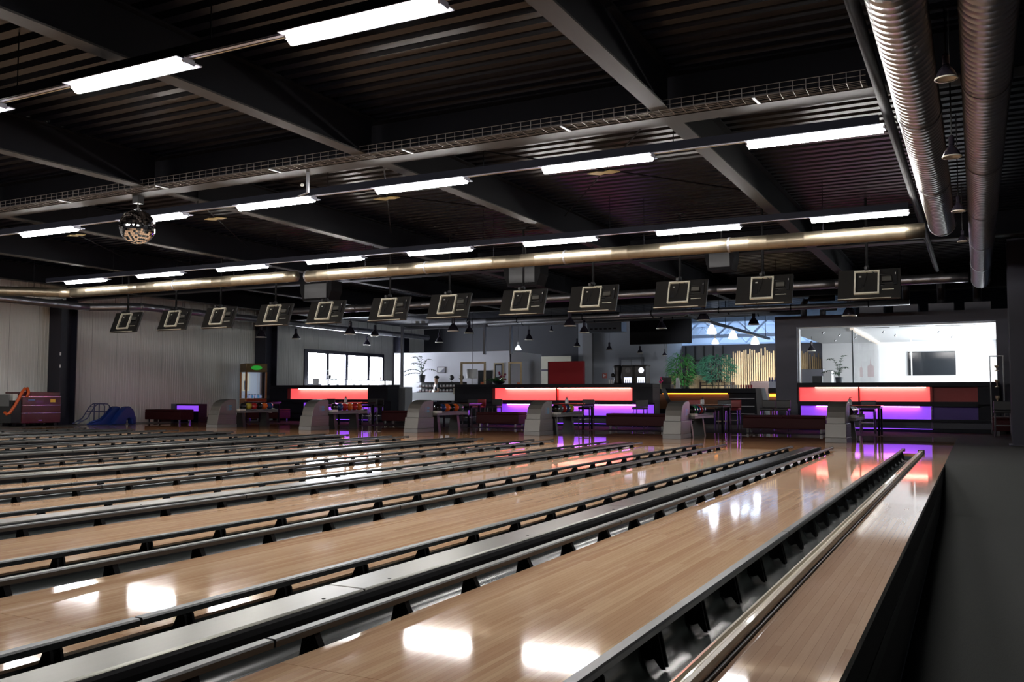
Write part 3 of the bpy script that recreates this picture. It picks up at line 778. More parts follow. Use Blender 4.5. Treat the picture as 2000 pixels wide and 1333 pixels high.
weld(MB().box(-.78, .78, 0, .05, 0, .86).build('casing', BLK, tv), .006)
MB().box(-.755, .755, -.004, -.001, .025, .835).build('screen', mat('tv_glass', (.015, .018, .022), .08), tv)
p = thing('glass_post', 'slim white post in front of the wall television', 'post', (-1.92, 33.0, 0))
MB().box(-.02, .02, -.02, .02, 0, 2.92).build('post_shaft', WHITE, p)
pd = thing('wall_poster', 'pale poster with faint reddish steeple shapes on the room back wall', 'poster', (-3.62, RY1-.012, 1.55))
MB().box(-.45, .45, 0, .011, 0, 1.15).build('sheet', mat('poster_pale', (.75, .76, .78), .6), pd)
for x0, w, h in ((-.25, .10, .6), (.02, .22, .72)):
    q = MB(); q.prism([(x0, .15), (x0+w, .15), (x0+w, .15+h*.55), (x0+w*.6, .15+h*.65), (x0+w*.5, .15+h), (x0+w*.4, .15+h*.65), (x0, .15+h*.55)], 'y', -.003, -.0005); q.build('steeple_print', mat('poster_red', (.55, .38, .40), .6), pd)
gb = thing('grey_cabinet', 'grey metal cabinet standing at the open side of the bright room', 'cabinet', (-4.62, 30.0, 0))
weld(MB().box(-.36, .30, 0, .5, 0, 1.84).build('cabinet_body', mat('cabinet_grey', (.22, .23, .28), .3, .5), gb), .01)
MB().box(-.33, .27, -.02, -.001, .1, 1.0).build('cabinet_door', mat('cabinet_grey', (.22, .23, .28)), gb)
MB().box(-.33, .27, -.02, -.001, 1.02, 1.80).build('cabinet_door', mat('cabinet_grey', (.22, .23, .28)), gb)
MB().box(.301, .55, 0, .5, 0, 1.78).build('side_panel', WHITE, gb)
cb = thing('black_speaker_box', 'small black box beside the potted plant on the room counter', 'box', (-4.22, 28.35, 1.31))
weld(MB().box(-.16, .12, -.1, .12, .06, .27).build('box_body', BLK, cb), .01)
MB().box(-.22, .20, -.14, .16, .0, .059).build('white_board', WHITE, cb)
weld(MB().box(-.13, .09, -.108, -.101, .08, .25).build('front_grille', DARKP, cb), .002)

# roof units on the room: four boxes with ducts
for i in range(4):
    x = -2.68+i*.92
    t = thing('air_box', f'{ORD[i]} grey air box on the roof of the bright room, counted from the bar', 'air unit', (x, 28.5, 3.341), 'air boxes on the room roof')
    weld(MB().box(-.33, .33, -.3, .3, 0, .27).build('box_body', mat('airbox', (.10, .10, .13), .5), t), .01)
    MB().tube([(0, 0, .271), (0, 0, ZD-3.341)], .11, 14).build('riser_duct', mat('airduct', (.06, .06, .07), .5, .4), t, True)
for i, x in enumerate((-4.6, -4.05)):
    t = thing('vent_pipe', ('bent dark vent pipe at the room corner near the bar' if i == 0 else 'short dark vent pipe beside the bent one on the room roof'), 'pipe', (x, 28.3, 3.341), 'dark vent pipes')
    MB().tube([(0, 0, 0), (0, 0, .42), (.06, 0, .53), (.18, 0, .57), (.9, 0, .57)] if i == 0 else [(0, 0, 0), (0, 0, .22), (.05, 0, .28), (.4, 0, .28)], .09, 12).build('pipe_run', mat('airduct', (.06, .06, .07)), t, True)
    MB().tube([(0, 0, .0), (0, 0, .03)], .11, 12).build('pipe_collar', STEEL, t)

# glass cabinet near the column
gc = thing('glass_cabinet', 'tall slim glass display cabinet with trophies beside the counter', 'display cabinet', (.47, 26.6, 0))
for sx in (-.15, .15):
    for sy in (-.15, .15): MB().box(sx-.012, sx+.012, sy-.012, sy+.012, .30, 2.0).build('corner_profile', CHROME, gc)
MB().box(-.162, .162, -.162, .162, 2.001, 2.03).build('top_panel', CHROME, gc)
MB().box(-.162, .162, -.162, .162, 0, .299).build('base_box', BLK, gc)
for z in (.75, 1.2, 1.62): MB().box(-.13, .13, -.13, .13, z, z+.008).build('glass_shelf', GLASS, gc)
for i, (z, h) in enumerate(((1.209, .20), (1.629, .15), (.759, .22))):
    t = thing('trophy', f'small dark trophy on the {("middle", "top", "lowest")[i]} shelf of the glass cabinet', 'trophy', (.47, 26.6, z), 'trophies in the cabinet')
    MB().lathe([(.05, 0), (.05, .02), (.012, .03), (.012, h*.5), (.05, h*.8), (.055, h)], 12, capb=True).build('cup', GOLD, t)
    MB().box(-.055, .055, -.055, .055, -.0005, .004).build('foot', BLK, t)

# ------------------------------------------------------------------ amber bar
AY = 31.0
ab = thing('amber_bar', 'dark bar counter with amber glow between coffee corner and bright room', 'counter', (-8.2, AY, 0))
weld(MB().box(-1.95, 1.62, 0, .7, 1.08, 1.24).build('counter_top', BARB, ab), .008)
MB().box(-1.95, 1.62, .22, .68, 0, 1.079).build('counter_core', BARB, ab)
MB().box(-1.75, .55, .12, .16, 1.045, 1.078).build('led_strip', LAMB, ab)
MB().box(-1.90, .60, .205, .219, .52, 1.05).build('front_panel', mat('walnut', (.16, .08, .035), .4), ab)
for z in (.36, .62, .88): MB().box(.62, 1.45, .19, .219, z, z+.02).build('drawer_line', GALVD, ab)
m = MB(); m.prism([(1.62, 0), (1.95, 0), (1.72, 1.24), (1.55, 1.24)], 'y', -.05, .7); m.build('slanted_end', mat('bar_grey', (.05, .055, .065), .35), ab)
m = MB(); m.prism([(-1.75, 1.24), (-1.60, 1.24), (-1.08, .15), (-1.24, .15)], 'y', -.10, -.02); m.build('slanted_brace', mat('bar_grey', (.05, .055, .065)), ab)
a2 = thing('amber_bar_end', 'short amber-lit bar end against the grey room wall', 'counter', (-6.1, 30.6, 0))
weld(MB().box(-.06, .72, 0, .7, 1.08, 1.24).build('counter_top', BARB, a2), .008)
MB().box(-.06, .72, .22, .68, 0, 1.079).build('counter_core', mat('walnut', (.16, .08, .035)), a2)
MB().box(-.05, .70, .13, .17, .96, 1.04).build('led_strip', LAMB, a2)
# glasses on the bar
gl = mat('bar_glass', (.8, .85, .9), .05, trans=.6, alpha=.6); glr = mat('bar_glass_red', (.35, .03, .05), .1)
gmesh = MB().lathe([(.028, 0), (.030, .01), (.033, .12), (.030, .12), (.027, .012)], 10, capb=True).mesh('glass_body')
gm1 = gmesh.copy(); gm2 = gmesh.copy()
for i in range(11):
    t = thing('drinking_glass', ('clear' if i < 6 else 'red')+f' drinking glass, {ORD[i]} of the row on the amber bar', 'glass', (-7.72+i*.088, AY+.22, 1.2405), 'glasses on the amber bar')
    link('glass_body', gm1 if i < 6 else gm2, gl if i < 6 else glr, t)
# register, flamingo, sign
t = thing('cash_register', 'black cash register with screen on the amber bar', 'register', (-9.85, AY+.3, 1.2405))
weld(MB().box(-.28, .20, -.2, .2, 0, .14).build('drawer', BLK, t), .01)
MB().box(-.24, .16, -.05, .05, .14, .40).build('screen', BLK, t)
MB().box(-.20, .14, .051, .12, .14, .30).build('stand', DARKP, t)
t = thing('standing_sign', 'white slanted standing sign on the amber bar', 'sign', (-9.45, AY+.28, 1.2405))
m = MB(); m.prism([(-.07, 0), (.09, 0), (.05, .38), (-.05, .38)], 'y', -.02, .02); m.build('sign_board', WHITE, t)
MB().box(-.10, .11, -.05, .05, 0, .012).build('sign_foot', WHITE, t)
t = thing('flamingo_figure', 'small pink flamingo figure by the cash register', 'figurine', (-10.0, AY+.05, 1.2405))
pk = mat('pink', (.85, .03, .22), .4)
MB().tube([(-.05, 0, .25), (.02, 0, .22), (.07, 0, .26), (.03, 0, .33), (.0, 0, .38), (.06, 0, .42)], [.03, .045, .025, .016, .016, .02], 10).build('body_and_neck', pk, t, True)
MB().tube([(.06, 0, .42), (.09, 0, .40), (.10, 0, .375)], [.018, .012, .004], 8).build('beak', BLK, t)
MB().tube([(.01, 0, .21), (.01, 0, .01)], .008, 6).build('leg', BAMB, t)
MB().lathe([(.05, 0), (.05, .012)], 12, capb=True, capt=True).build('foot_plate', BAMB, t)
# striped cloth stack
t = thing('striped_box', 'blue and white striped box on the short bar end', 'box', (-5.93, 30.9, 1.2405))
weld(MB().box(-.22, .22, -.2, .2, 0, .28).build('box_body', mat('pale_blue', (.70, .75, .92), .5), t), .01)
for i in range(5): MB().box(-.22+i*.09, -.18+i*.09, -.204, -.2005, .22, .36).build('stripe', mat('navy', (.05, .06, .25), .5), t)
# coffee machines on the middle counter
def coffee(x, lab, lit):
    t = thing('coffee_machine', lab, 'coffee machine', (x, YBAR+.40, 1.3605), 'coffee machines')
    weld(MB().box(-.19, .19, -.2, .2, 0, .56).build('machine_body', BLK, t), .02)
    weld(MB().box(-.20, .20, -.14, .22, .561, .60).build('hopper_lid', BLK, t), .01)
    wl_ = mat('badge_lit', (1, 1, 1), .4, emit=(.85, .88, 1), strength=2.2) if lit else mat('badge_dim', (.12, .12, .13), .4)
    g = MB(); g.lathe([(.085, 0), (.085, .006)], 24, capb=True, capt=True)
    bo = g.build('round_badge', wl_, t); bo.location = (.03, -.201, .42); bo.rotation_euler = (math.pi/2, 0, 0)
    g = MB(); n = 24
    for i in range(n):
        a = 2*math.pi*i/n; c_ = 2*math.pi*(i+1)/n
        g.quad(*[(rr*math.cos(q), rr*math.sin(q), .0075) for rr, q in ((.058, a), (.070, a), (.070, c_), (.058, c_))])
    g.box(-.022, -.010, -.035, .035, .0065, .0075).box(-.010, .020, .022, .035, .0065, .0075).box(.012, .022, .0, .030, .0065, .0075).box(-.010, .016, -.004, .008, .0065, .0075).bar((.0, -.002, .007), (.022, -.034, .007), .011, .001)
    g.build('badge_mark', BLK, bo)
    lp_ = mat('outlet_lit', (.7, .75, 1), .4, emit=(.62, .70, 1), strength=1.7)
    MB().box(-.10, .15, -.204, -.2005, .03, .20).build('lit_outlet', lp_, t)
    for q in (-.05, .02, .09): MB().box(q-.012, q+.012, -.208, -.2045, .03, .13).build('nozzle', HOODD, t)
    return t
coffee(-9.86, 'black coffee machine with unlit round badge on the middle counter', False)
coffee(-9.42, 'black coffee machine with glowing round badge on the middle counter', True)
t = thing('coffee_grinder', 'rounded black grinder beside the coffee machines', 'grinder', (-10.25, YBAR+.40, 1.3605))
MB().lathe([(.13, 0), (.14, .05), (.10, .25), (.13, .40), (.15, .55), (.10, .60)], 16, capb=True, capt=True).build('grinder_body', BLK, t, True)
MB().ball((-.16, 0, .28), .07, 12, 8).build('knob', BLK, t, True)
for i, x in enumerate((-10.48, -10.40)):
    t = thing('sugar_jar', f'{("outer", "inner")[i]} white sugar jar beside the black grinder', 'jar', (x, YBAR+.25, 1.3605), 'sugar jars')
    MB().lathe([(.025, 0), (.025, .14)], 12, capb=True, capt=True).build('jar_body', WHITE, t)
    MB().lathe([(.018, .1405), (.012, .17)], 12, capt=True, capb=True).build('jar_lid', CHROME, t)

# ------------------------------------------------------------------ back walls
bw = setting('wall_back')
MB().box(XL, -17.6, 42.0, 42.1, 0, ZD).build('wall_section', DARKW, bw)
MB().box(-17.6, -13.1, 41.5, 41.6, 0, ZD).build('wall_section', GREYW, bw)
MB().box(-13.1, -5.0, 44.0, 44.1, 0, 3.50).build('wall_section', ANTH, bw)
MB().box(-5.0, XR, 44.0, 44.1, 0, ZD).build('wall_section', ANTH, bw)
MB().box(-13.15, -13.05, 41.6, 44.0, 0, ZD).build('wall_section', GREYW, bw)
MB().box(-17.25, -16.75, 41.2, 41.49, 0, ZD).build('wall_pier', mat('pier_grey', (.22, .22, .23), .7), bw)
d1 = setting('door_1', (-14.8, 41.45, 0))
m = MB(); m.box(-.62, -.52, -.06, .05, 0, 2.85).box(.52, .62, -.06, .05, 0, 2.85).box(-.52, .52, -.06, .05, 2.75, 2.85); m.build('door_frame', mat('door_grey', (.16, .17, .20), .5), d1)
MB().box(-.515, -.01, -.03, .0, .01, 2.74).build('door_leaf', GREYW, d1); MB().box(.01, .515, -.03, .0, .01, 2.74).build('door_leaf', GREYW, d1)
MB().box(.06, .10, -.06, -.031, 1.0, 1.2).build('door_handle', CHROME, d1)
t = thing('exit_sign', 'small reddish fire sign on the grey back wall', 'sign', (-16.2, 41.485, 1.85))
MB().box(-.12, .12, 0, .014, 0, .24).build('sign_plate', mat('sign_red', (.45, .12, .10), .5), t)
MB().box(-.06, -.02, -.003, -.0005, .04, .20).box(-.02, .06, -.003, -.0005, .11, .14).build('sign_mark', WHITE, t)
# glazed dark frame wall behind the ficus
t = thing('dark_glazing', 'dark steel glazing bars on the wall behind the coffee machines', 'glazing', (-12.0, 43.85, 0))
for i in range(5): MB().box(-.85+i*.46, -.78+i*.46, 0, .06, 0, 3.45).build('glazing_bar', DARKP, t)
for z in (.8, 1.7, 2.7): MB().box(-.85, 1.06, .061, .09, z, z+.08).build('cross_bar', DARKP, t)
MB().box(-.85, 1.06, .0905, .098, 0, 3.45).build('glass_sheet', mat('dim_glass', (.10, .11, .13), .2), t)
# white partition
pw = setting('wall_partition')
MB().box(-24.84, -18.6, 36.0, 36.12, 0, 3.0).build('partition_face', mat('partition_white', (.74, .75, .82), .6), pw)
m = MB(); m.prism([(-18.6, 36.0), (-18.6, 36.12), (-19.0, 39.9), (-18.88, 39.9)], 'z', 0, 3.0); m.build('partition_return', mat('partition_white', (.74, .75, .82)), pw)
MB().box(-24.84, -18.6, 35.98, 36.14, 3.001, 3.03).build('partition_cap', mat('cap_dark', (.02, .02, .02), .6), pw)
struct(MB().box(-19.9, -17.75, 40.9, 41.0, 0, 2.95).build('wall_cream', CREAM))
d2 = setting('door_2', (-19.2, 40.86, 0))
m = MB(); m.box(-.50, -.42, 0, .035, 0, 2.3).box(.42, .50, 0, .035, 0, 2.3).box(-.42, .42, 0, .035, 2.22, 2.3); m.build('door_frame', mat('frame_mauve', (.09, .08, .11), .5), d2)
MB().box(-.418, .418, .02, .036, 0.01, 2.218).build('door_leaf', CREAM, d2)
t = thing('red_panel_wall', 'thick red free-standing wall panel behind the middle counter', 'partition', (-16.75, 38.0, 0))
MB().box(-.85, .85, 0, .25, 0, 2.56).build('panel_face', REDW, t); MB().box(-.90, -.851, 0, .30, 0, 2.56).build('panel_edge', mat('red_dark', (.15, .01, .015), .6), t)
# hanging black bulkhead panels above the bar
t = thing('black_bulkhead', 'black hanging bulkhead above the amber bar', 'bulkhead', (-10.64, 33.0, 2.95))
for i in range(3): MB().box(-1.21+i*.807, -1.21+(i+1)*.807-.006, 0, .10, 0, 1.13).build('bulkhead_panel', mat('black_gloss', (.004, .004, .005), .6, spec=.1), t)
for sx in (-1.0, 0, 1.0): MB().tube([(sx, .05, 1.13), (sx, .05, ZD-2.95)], .01, 6).build('hanger_rod', STEEL, t)
# galvanised strut frame over the shoe counter
t = thing('strut_frame', 'galvanised strut frame over the shoe counter', 'frame', (-17.0, 33.0, 0))
for z, yy in ((4.02, 0), (3.86, .12)): MB().box(-5.5, 5.1, yy, yy+.10, z, z+.10).build('strut_beam', GALVD, t)
for x in (-5.38, -1.25, -.02): MB().box(x-.05, x+.05, -.01, -.001, 1.45 if x < -5 else 2.7, 4.1).box(x-.05, x+.05, .0, .09, 1.45 if x < -5 else 2.7, 4.019).build('strut_post', GALVD, t)
MB().box(-5.43, -5.33, .0, .09, 0, 1.449).build('strut_foot', GALVD, t)
for i, x in enumerate((-4.6, -4.3, -3.7, -3.3)):
    MB().cbox((x, .05, 4.17), (.14, .10, .10)).build('beam_clamp', TVL, t)
# louvred air unit over the coffee machines
t = thing('air_conditioner', 'boxy grey air unit hanging above the coffee machines', 'air unit', (-13.3, 34.0, 3.55))
weld(MB().box(-.75, .75, 0, .6, 0, .62).build('unit_body', mat('unit_blue', (.20, .23, .28), .4, .4), t), .02)
for i in range(6): MB().box(-.60+i*.2, -.48+i*.2, -.012, -.001, .10, .16).build('louvre', DARKP, t)
MB().box(-.70, .70, -.012, -.001, .40, .56).build('intake_panel', GALVD, t)
for sx in (-.6, .6): MB().tube([(sx, .3, .62), (sx, .3, ZD-3.55)], .01, 6).build('hanger_rod', STEEL, t)

# ------------------------------------------------------------------ daylight annex with trusses beyond the dark wall
an = setting('wall_annex')
MB().box(-24.0, 4.0, 60.0, 60.1, 0, 7.0).build('annex_wall', mat('annex_grey', (.42, .47, .55), .7), an)
MB().box(-24.1, -24.0, 44.1, 60, 0, 7.0).build('annex_wall', mat('annex_grey', (.42, .47, .55)), an)
MB().box(4.0, 4.1, 44.1, 60, 0, 7.0).build('annex_wall', mat('annex_grey', (.42, .47, .55)), an)
MB().box(-24.0, 4.0, 44.12, 44.2, ZD+.2, 7.0).build('annex_wall', ANTH, an)
struct(MB().box(-24.0, 4.0, 44.1, 60, -.1, 0).build('floor_annex', GREYW))
ac = setting('ceiling_annex', (0, 0, 6.2))
for i in range(14): MB().box(-24.0+i*2, -22.03+i*2, 44.2, 60, .10, .16).build('roof_sheet', mat('annex_roof', (.32, .35, .42), .5), ac)
for i in range(6):
    t = thing('skylight_strip', f'{ORD[i]} bright roof light strip of the daylit annex, from the aisle', 'skylight', (-2.5-i*2.6, 52.0, 6.16), 'annex roof lights')
    MB().box(-.45, .45, -7.2, 7.2, .06, .09).build('glazing', SKYL, t)
    MB().box(-.50, -.451, -7.2, 7.2, .05, .09).build('frame', TRUSS, t); MB().box(.451, .50, -7.2, 7.2, .05, .09).build('frame', TRUSS, t)
def truss(y, z, x0, x1, h, lab):
    t = thing('roof_truss', lab, 'truss', ((x0+x1)/2, y, z), 'annex roof trusses'); w = (x1-x0)/2
    MB().box(-w, w, -.08, .08, 0, .16).build('bottom_chord', TRUSS, t); MB().box(-w, w, -.08, .08, h, h+.16).build('top_chord', TRUSS, t)
    n = int(2*w/1.6)
    for i in range(n):
        a = -w+2*w*i/n; c_ = a+2*w/n/2; e = a+2*w/n
        MB().bar((a, 0, h), (c_, 0, .16), .08).build('diagonal', TRUSS, t); MB().bar((c_, 0, .16), (e, 0, h), .08).build('diagonal', TRUSS, t)
    return t
truss(46.0, 3.98, -16.0, -4.0, .95, 'blue-grey roof truss just behind the anthracite wall')
truss(50.5, 3.80, -17.0, -4.0, 1.1, 'blue-grey roof truss in the depth of the annex')
t = thing('light_track', 'dark lighting track running from the bar toward the bamboo screen', 'track', (-7.92, 27.2, 3.42))
MB().box(-.05, .05, 0, 12.5, 0, .09).build('track_rail', BLK, t)
for q in (.6, 4.9, 8.0, 11.8): MB().tube([(0, q, .09), (0, q, ZD-3.42)], .012, 6).build('hanger_rod', STEEL, t)
for i, (yy, tx) in enumerate(((30.2, -10.6), (33.2, -9.4), (36.9, -8.3))):
    t = thing('track_spot', f'{("first", "second", "third")[i]} lit white spot lamp on the lighting track, counted from the bar', 'spotlight', (-7.92, yy, 3.42), 'track spot lamps')
    MB().lathe([(.17, -.34), (.165, -.30), (.12, -.16), (.06, -.08), (.05, -.04)], 16).build('shade', SHADEW, t, True)
    MB().tube([(0, 0, -.06), (0, 0, -.001)], .03, 10).build('stem', BLK, t)
    MB().ball((0, 0, -.20), .05, 12, 8).build('bulb', WHITE, t, True)
    sl = bpy.data.lights.new('spot_beam', 'SPOT'); sl.energy = SPOT; sl.spot_size = math.radians(62); sl.spot_blend = .6; sl.shadow_soft_size = .10; sl.color = (.93, .96, 1.0)
    so = bpy.data.objects.new('spot_beam', sl); col.objects.link(so); so.parent = t; so.location = (0, .05, -.36)
    so.rotation_euler = (Vector((tx, 40.0, 1.9))-Vector((-7.92, yy, 3.06))).to_track_quat('-Z', 'Y').to_euler()
# ------------------------------------------------------------------ bamboo screen
bs_ = thing('bamboo_screen', 'uneven bamboo pole screen before the anthracite wall', 'screen', (0, 40.0, 0))
random.seed(3)
px = 1412.0
while px < 1606:
    x = float(W(px, 720, 40.0)[0]); top = random.uniform(2.55, 2.95) if px < 1440 else random.uniform(2.7, 3.12)
    if px > 1520: top -= .15
    m = MB(); m.tube([(x, 0, 0), (x, 0, .8), (x, 0, .81), (x, 0, 1.7), (x, 0, 1.71), (x, 0, top)], [.034, .034, .038, .034, .032, .030], 8)
    m.build('bamboo_pole', BAMB, bs_); px += random.uniform(3.7, 4.6)
MB().box(float(W(1408, 720, 40)[0]), float(W(1608, 720, 40)[0]), .05, .09, .4, .46).build('screen_rail', BAMB, bs_)
for k, (p0, p1) in enumerate(((1306, 1328), (1345, 1378))):
    t = thing('wood_slat_fence', ('low light wood slat fence behind the ficus pot' if k == 0 else 'low light wood slat fence beside the bamboo bush'), 'fence', (0, 39.5, 0), 'low slat fences')
    a, c_ = float(W(p0, 740, 39.5)[0]), float(W(p1, 740, 39.5)[0]); n = 6
    for i in range(n): MB().box(a+(c_-a)*i/n, a+(c_-a)*(i+.88)/n, 0, .04, 0, 1.92).build('slat', BAMB, t)
    MB().box(a, c_, .041, .07, 1.0, 1.08).build('fence_rail', BAMB, t)
t = thing('booth_bench', 'brown booth bench with light wooden squares on its back', 'bench', (-10.1, 39.0, 0))
weld(MB().box(-.72, .72, .10, .5, 0, 1.60).build('booth_back', mat('brown_leather', (.045, .022, .019), .5), t), .03)
for z in (1.22, 1.48):
    for i in range(5): MB().box(-.64+i*.26, -.42+i*.26, .08, .099, z-.02, z+(.20 if z < 1.3 else .09)).build('wood_square', BAMB, t)
t = thing('brown_armchair', 'dark brown armchair back before the bamboo screen', 'armchair', (-8.05, 38.6, 0))
weld(MB().box(-.55, .55, .35, .55, .3, 1.62).build('backrest', mat('brown_leather', (.045, .022, .019)), t), .05, 3)
weld(MB().box(-.50, .50, -.3, .349, .3, .5).build('seat', mat('brown_leather', (.045, .022, .019)), t), .04, 3)
for sx in (-.45, .45): MB().box(sx-.03, sx+.03, -.25, -.19, 0, .3).build('leg', BLK, t)

# ------------------------------------------------------------------ plants
def leaf(m, p, d, L, w, droop=.3):
    d = Vector(d).normalized(); s_ = d.cross(Vector((0,0,1))); s_ = s_.normalized() if s_.length > .05 else Vector((1,0,0))
    p = Vector(p); a = p+d*L*.45; e = p+d*L+Vector((0,0,-droop*L))
    m.add([p, a-s_*w/2+Vector((0,0,-.02*L)), e, a+s_*w/2+Vector((0,0,-.02*L)), a+Vector((0,0,.04*L))], [(0,1,4),(1,2,4),(2,3,4),(3,0,4)])
def frond_plant(label, loc, stems, pot=True, leafm=LEAFD, scale=1.0, potm=None):
    t = thing('potted_plant', label, 'plant', loc, 'potted plants'); s_ = scale
    if pot:
        MB().lathe([(.10*s_, 0), (.135*s_, .26*s_), (.14*s_, .27*s_), (.12*s_, .27*s_), (.11*s_, .24*s_)], 16, capb=True, capt=True).build('pot', potm or mat('pot_slate', (.03, .035, .045), .4), t)
    for az, L, out in stems:
        st = []; n = 9
        for i in range(n):
            q = i/(n-1); st.append(Vector((math.cos(az)*out*q**1.6, math.sin(az)*out*q**1.6, .24*s_+L*math.sin(q*1.45)/math.sin(1.45)*(1-.28*q*q*(out/L)))))
        stem = MB().tube(st, [.010*s_*(1-.6*i/n) for i in range(n)], 6).build('stem', leafm, t)
        m = MB()
        for i in range(2, n):
            d = (st[i]-st[i-1]).normalized(); sd = d.cross(Vector((0,0,1))); sd = sd.normalized() if sd.length > .05 else Vector((1,0,0))
            for sg in (-1, 1): leaf(m, st[i], sd*sg+d*.8, .16*s_, .06*s_)
        leaf(m, st[-1], st[-1]-st[-2], .15*s_, .06*s_)
        m.build('leaflets', leafm, stem)
    return t
frond_plant('potted plant with arching dark fronds on the shoe shelf', (float(W(824, 746, 35.55)[0]), 35.55, 1.604), [(2.95, .75, .55), (3.3, .98, .38), (.2, .85, .35), (3.5, .45, .75), (-.1, .45, .7), (3.9, .25, .85), (4.7, .9, .15)], scale=1.25)
frond_plant('potted plant with two upright fronds on the bright room counter', (-3.64, 28.42, 1.31), [(2.4, .70, .42), (1.0, .74, .24), (2.7, .34, .5), (.9, .40, .26), (4.2, .20, .2), (1.6, .42, .1)], leafm=mat('leaf_mid', (.03, .09, .04), .45), scale=.85)
frond_plant('small palm in front of the bright window', (XL+.72, 32.95, 1.745), [(a, .34, .36) for a in (0.3, 1.2, 2.2, 3.2, 4.3, 5.4)], scale=.6)
t = thing('flower_bowl', 'bowl of green leaves and dark red flowers on the middle counter', 'flowers', (-14.55, YBAR+.35, 1.3605))
MB().lathe([(.10, 0), (.20, .06), (.22, .10), (.19, .09)], 16, capb=True).build('bowl', CHROME, t)
m = MB(); random.seed(5)
for i in range(70):
    a = random.uniform(0, 6.28); leaf(m, (random.uniform(-.2, .1), random.uniform(-.1, .1), .08), (math.cos(a)-.2, math.sin(a), random.uniform(.3, 1.4)), random.uniform(.18, .36), .05)
m.build('leaves', LEAF, t)
for i in range(9): MB().ball((random.uniform(.02, .30), random.uniform(-.15, .1), random.uniform(.15, .42)), .04, 8, 6).build('flower', mat('flower_red', (.20, .01, .05), .5), t)
for i in range(8): MB().ball((random.uniform(-.3, .35), random.uniform(-.2, 0), random.uniform(.05, .25)), .018, 8, 5).build('glitter_bead', CHROME, t)
def bush(label, loc, rx, rz, h0, n, lm, trunk=True, L=.26, wd=.055):
    t = thing('leafy_bush', label, 'plant', loc, 'indoor trees'); m = MB()
    MB().lathe([(.22, 0), (.28, .5), (.26, .5)], 16, capb=True, capt=True).build('planter', mat('pot_slate', (.03, .035, .045)), t)
    for i in range(5): MB().tube([(random.uniform(-.1, .1), random.uniform(-.1, .1), .45), (random.uniform(-.3, .3)*rx*2, random.uniform(-.2, .2), h0+rz*random.uniform(.0, .6))], .014, 6).build('stem', mat('stem_brown', (.12, .10, .05), .6), t)
    for i in range(n):
        a = random.uniform(0, 6.28); e = math.acos(random.uniform(-1, 1)); q = random.uniform(.35, 1)**.5
        p = (rx*q*math.sin(e)*math.cos(a), rx*.8*q*math.sin(e)*math.sin(a), h0+rz*q*math.cos(e))
        leaf(m, p, (math.cos(a+random.uniform(-.6, .6)), math.sin(a+random.uniform(-.6, .6)), random.uniform(-.3, .6)), L*random.uniform(.7, 1.2), wd, .4)
    o = m.build('foliage', lm, t); o['kind'] = 'stuff'
    return t
random.seed(11)
bush('tall light green ficus behind the cash register', (-10.72, 36.0, 0), .52, .72, 2.05, 520, mat('leaf_fresh', (.06, .26, .06), .45, noise=.5, nscale=6))
bush('broad bamboo bush before the pole screen', (-9.85, 38.3, 0), .72, .62, 2.15, 620, mat('leaf_cool', (.05, .20, .12), .4, noise=.5, nscale=6), L=.34, wd=.04)
bush('dark small bush beside the broad bamboo bush', (-11.35, 38.2, 0), .42, .42, 1.75, 220, LEAFD)

# ------------------------------------------------------------------ shoe rental corner
sc_ = thing('shoe_counter', 'white fronted shoe rental counter', 'counter', (-21.46, 34.2, 0))
weld(MB().box(-1.2, 1.15, 0, .25, .765, 1.125).build('counter_front', mat('counter_white', (.88, .92, .96), .5), sc_), .01)
for x in (-1.0, -.2, .9): MB().box(x-.04, x+.04, .1, .18, 0, .764).build('counter_post', GALVD, sc_)
MB().box(-1.1, 1.05, .19, .25, 0, .70).build('counter_back_panel', BARB, sc_)
sh = thing('shoe_shelf', 'dark open shelf holding rental shoes behind the white counter', 'shelf', (-22.03, 35.35, 0))
for z in (1.155, 1.36, 1.585): MB().box(-1.1, 1.35, 0, .4, z, z+.018).build('shelf_board', mat('shelf_dark', (.03, .03, .035), .5), sh)
for x in (-1.1, -.30, .50, 1.332): MB().box(x, x+.018, .0, .4, 0, 1.154).build('shelf_upright', mat('shelf_dark', (.03, .03, .035)), sh)
MB().box(-1.1, 1.35, .401, .415, 0, 1.60).build('shelf_back', BLK, sh)
shm = MB(); shm.prism([(-.13, 0), (.13, 0), (.13, .035), (.05, .05), (-.02, .09), (-.12, .085)], 'x', -.045, .045); SHM = shm.mesh('shoe_upper')
som = MB(); som.box(-.05, .05, -.14, .14, -.012, -.0005); SOM = som.mesh('shoe_sole')
cnt = 0
for r, z in enumerate((1.1855, 1.3905)):
    for i in range(13):
        x = -23.03+i*.185
        t = thing('rental_shoe', f'{ORD[i]} white rental shoe on the {("lower", "upper")[r]} board of the shoe shelf', 'shoe', (x, 35.53, z), 'rental shoes on the shelf')
        link('shoe_upper', SHM, WHITE, t, rot=(0, 0, .35)); link('shoe_sole', SOM, REDL, t, rot=(0, 0, .35))
kk = thing('grey_kiosk', 'grey service kiosk at the end of the first lit counter', 'kiosk', (-19.7, 28.6, 0))
weld(MB().box(-.55, .0, 0, .5, 0, 1.39).build('kiosk_body', mat('kiosk_grey', (.28, .29, .31), .5), kk), .01)
weld(MB().box(.01, .48, .0, .5, 0, 1.30).build('kiosk_wing', mat('kiosk_grey2', (.36, .37, .39), .5), kk), .01)
MB().box(-.40, -.20, -.012, -.001, .85, 1.15).build('notice_sheet', WHITE, kk)
m = MB(); m.prism([(-.75, 1.28), (-.69, 1.28), (-.30, .30), (-.38, .30)], 'y', -.30, -.04); m.build('slanted_panel', BLK, kk)
pc = thing('white_pillar_counter', 'white tapered counter pillar with dark top and reddish glow', 'counter', (-15.65, 27.2, 0))
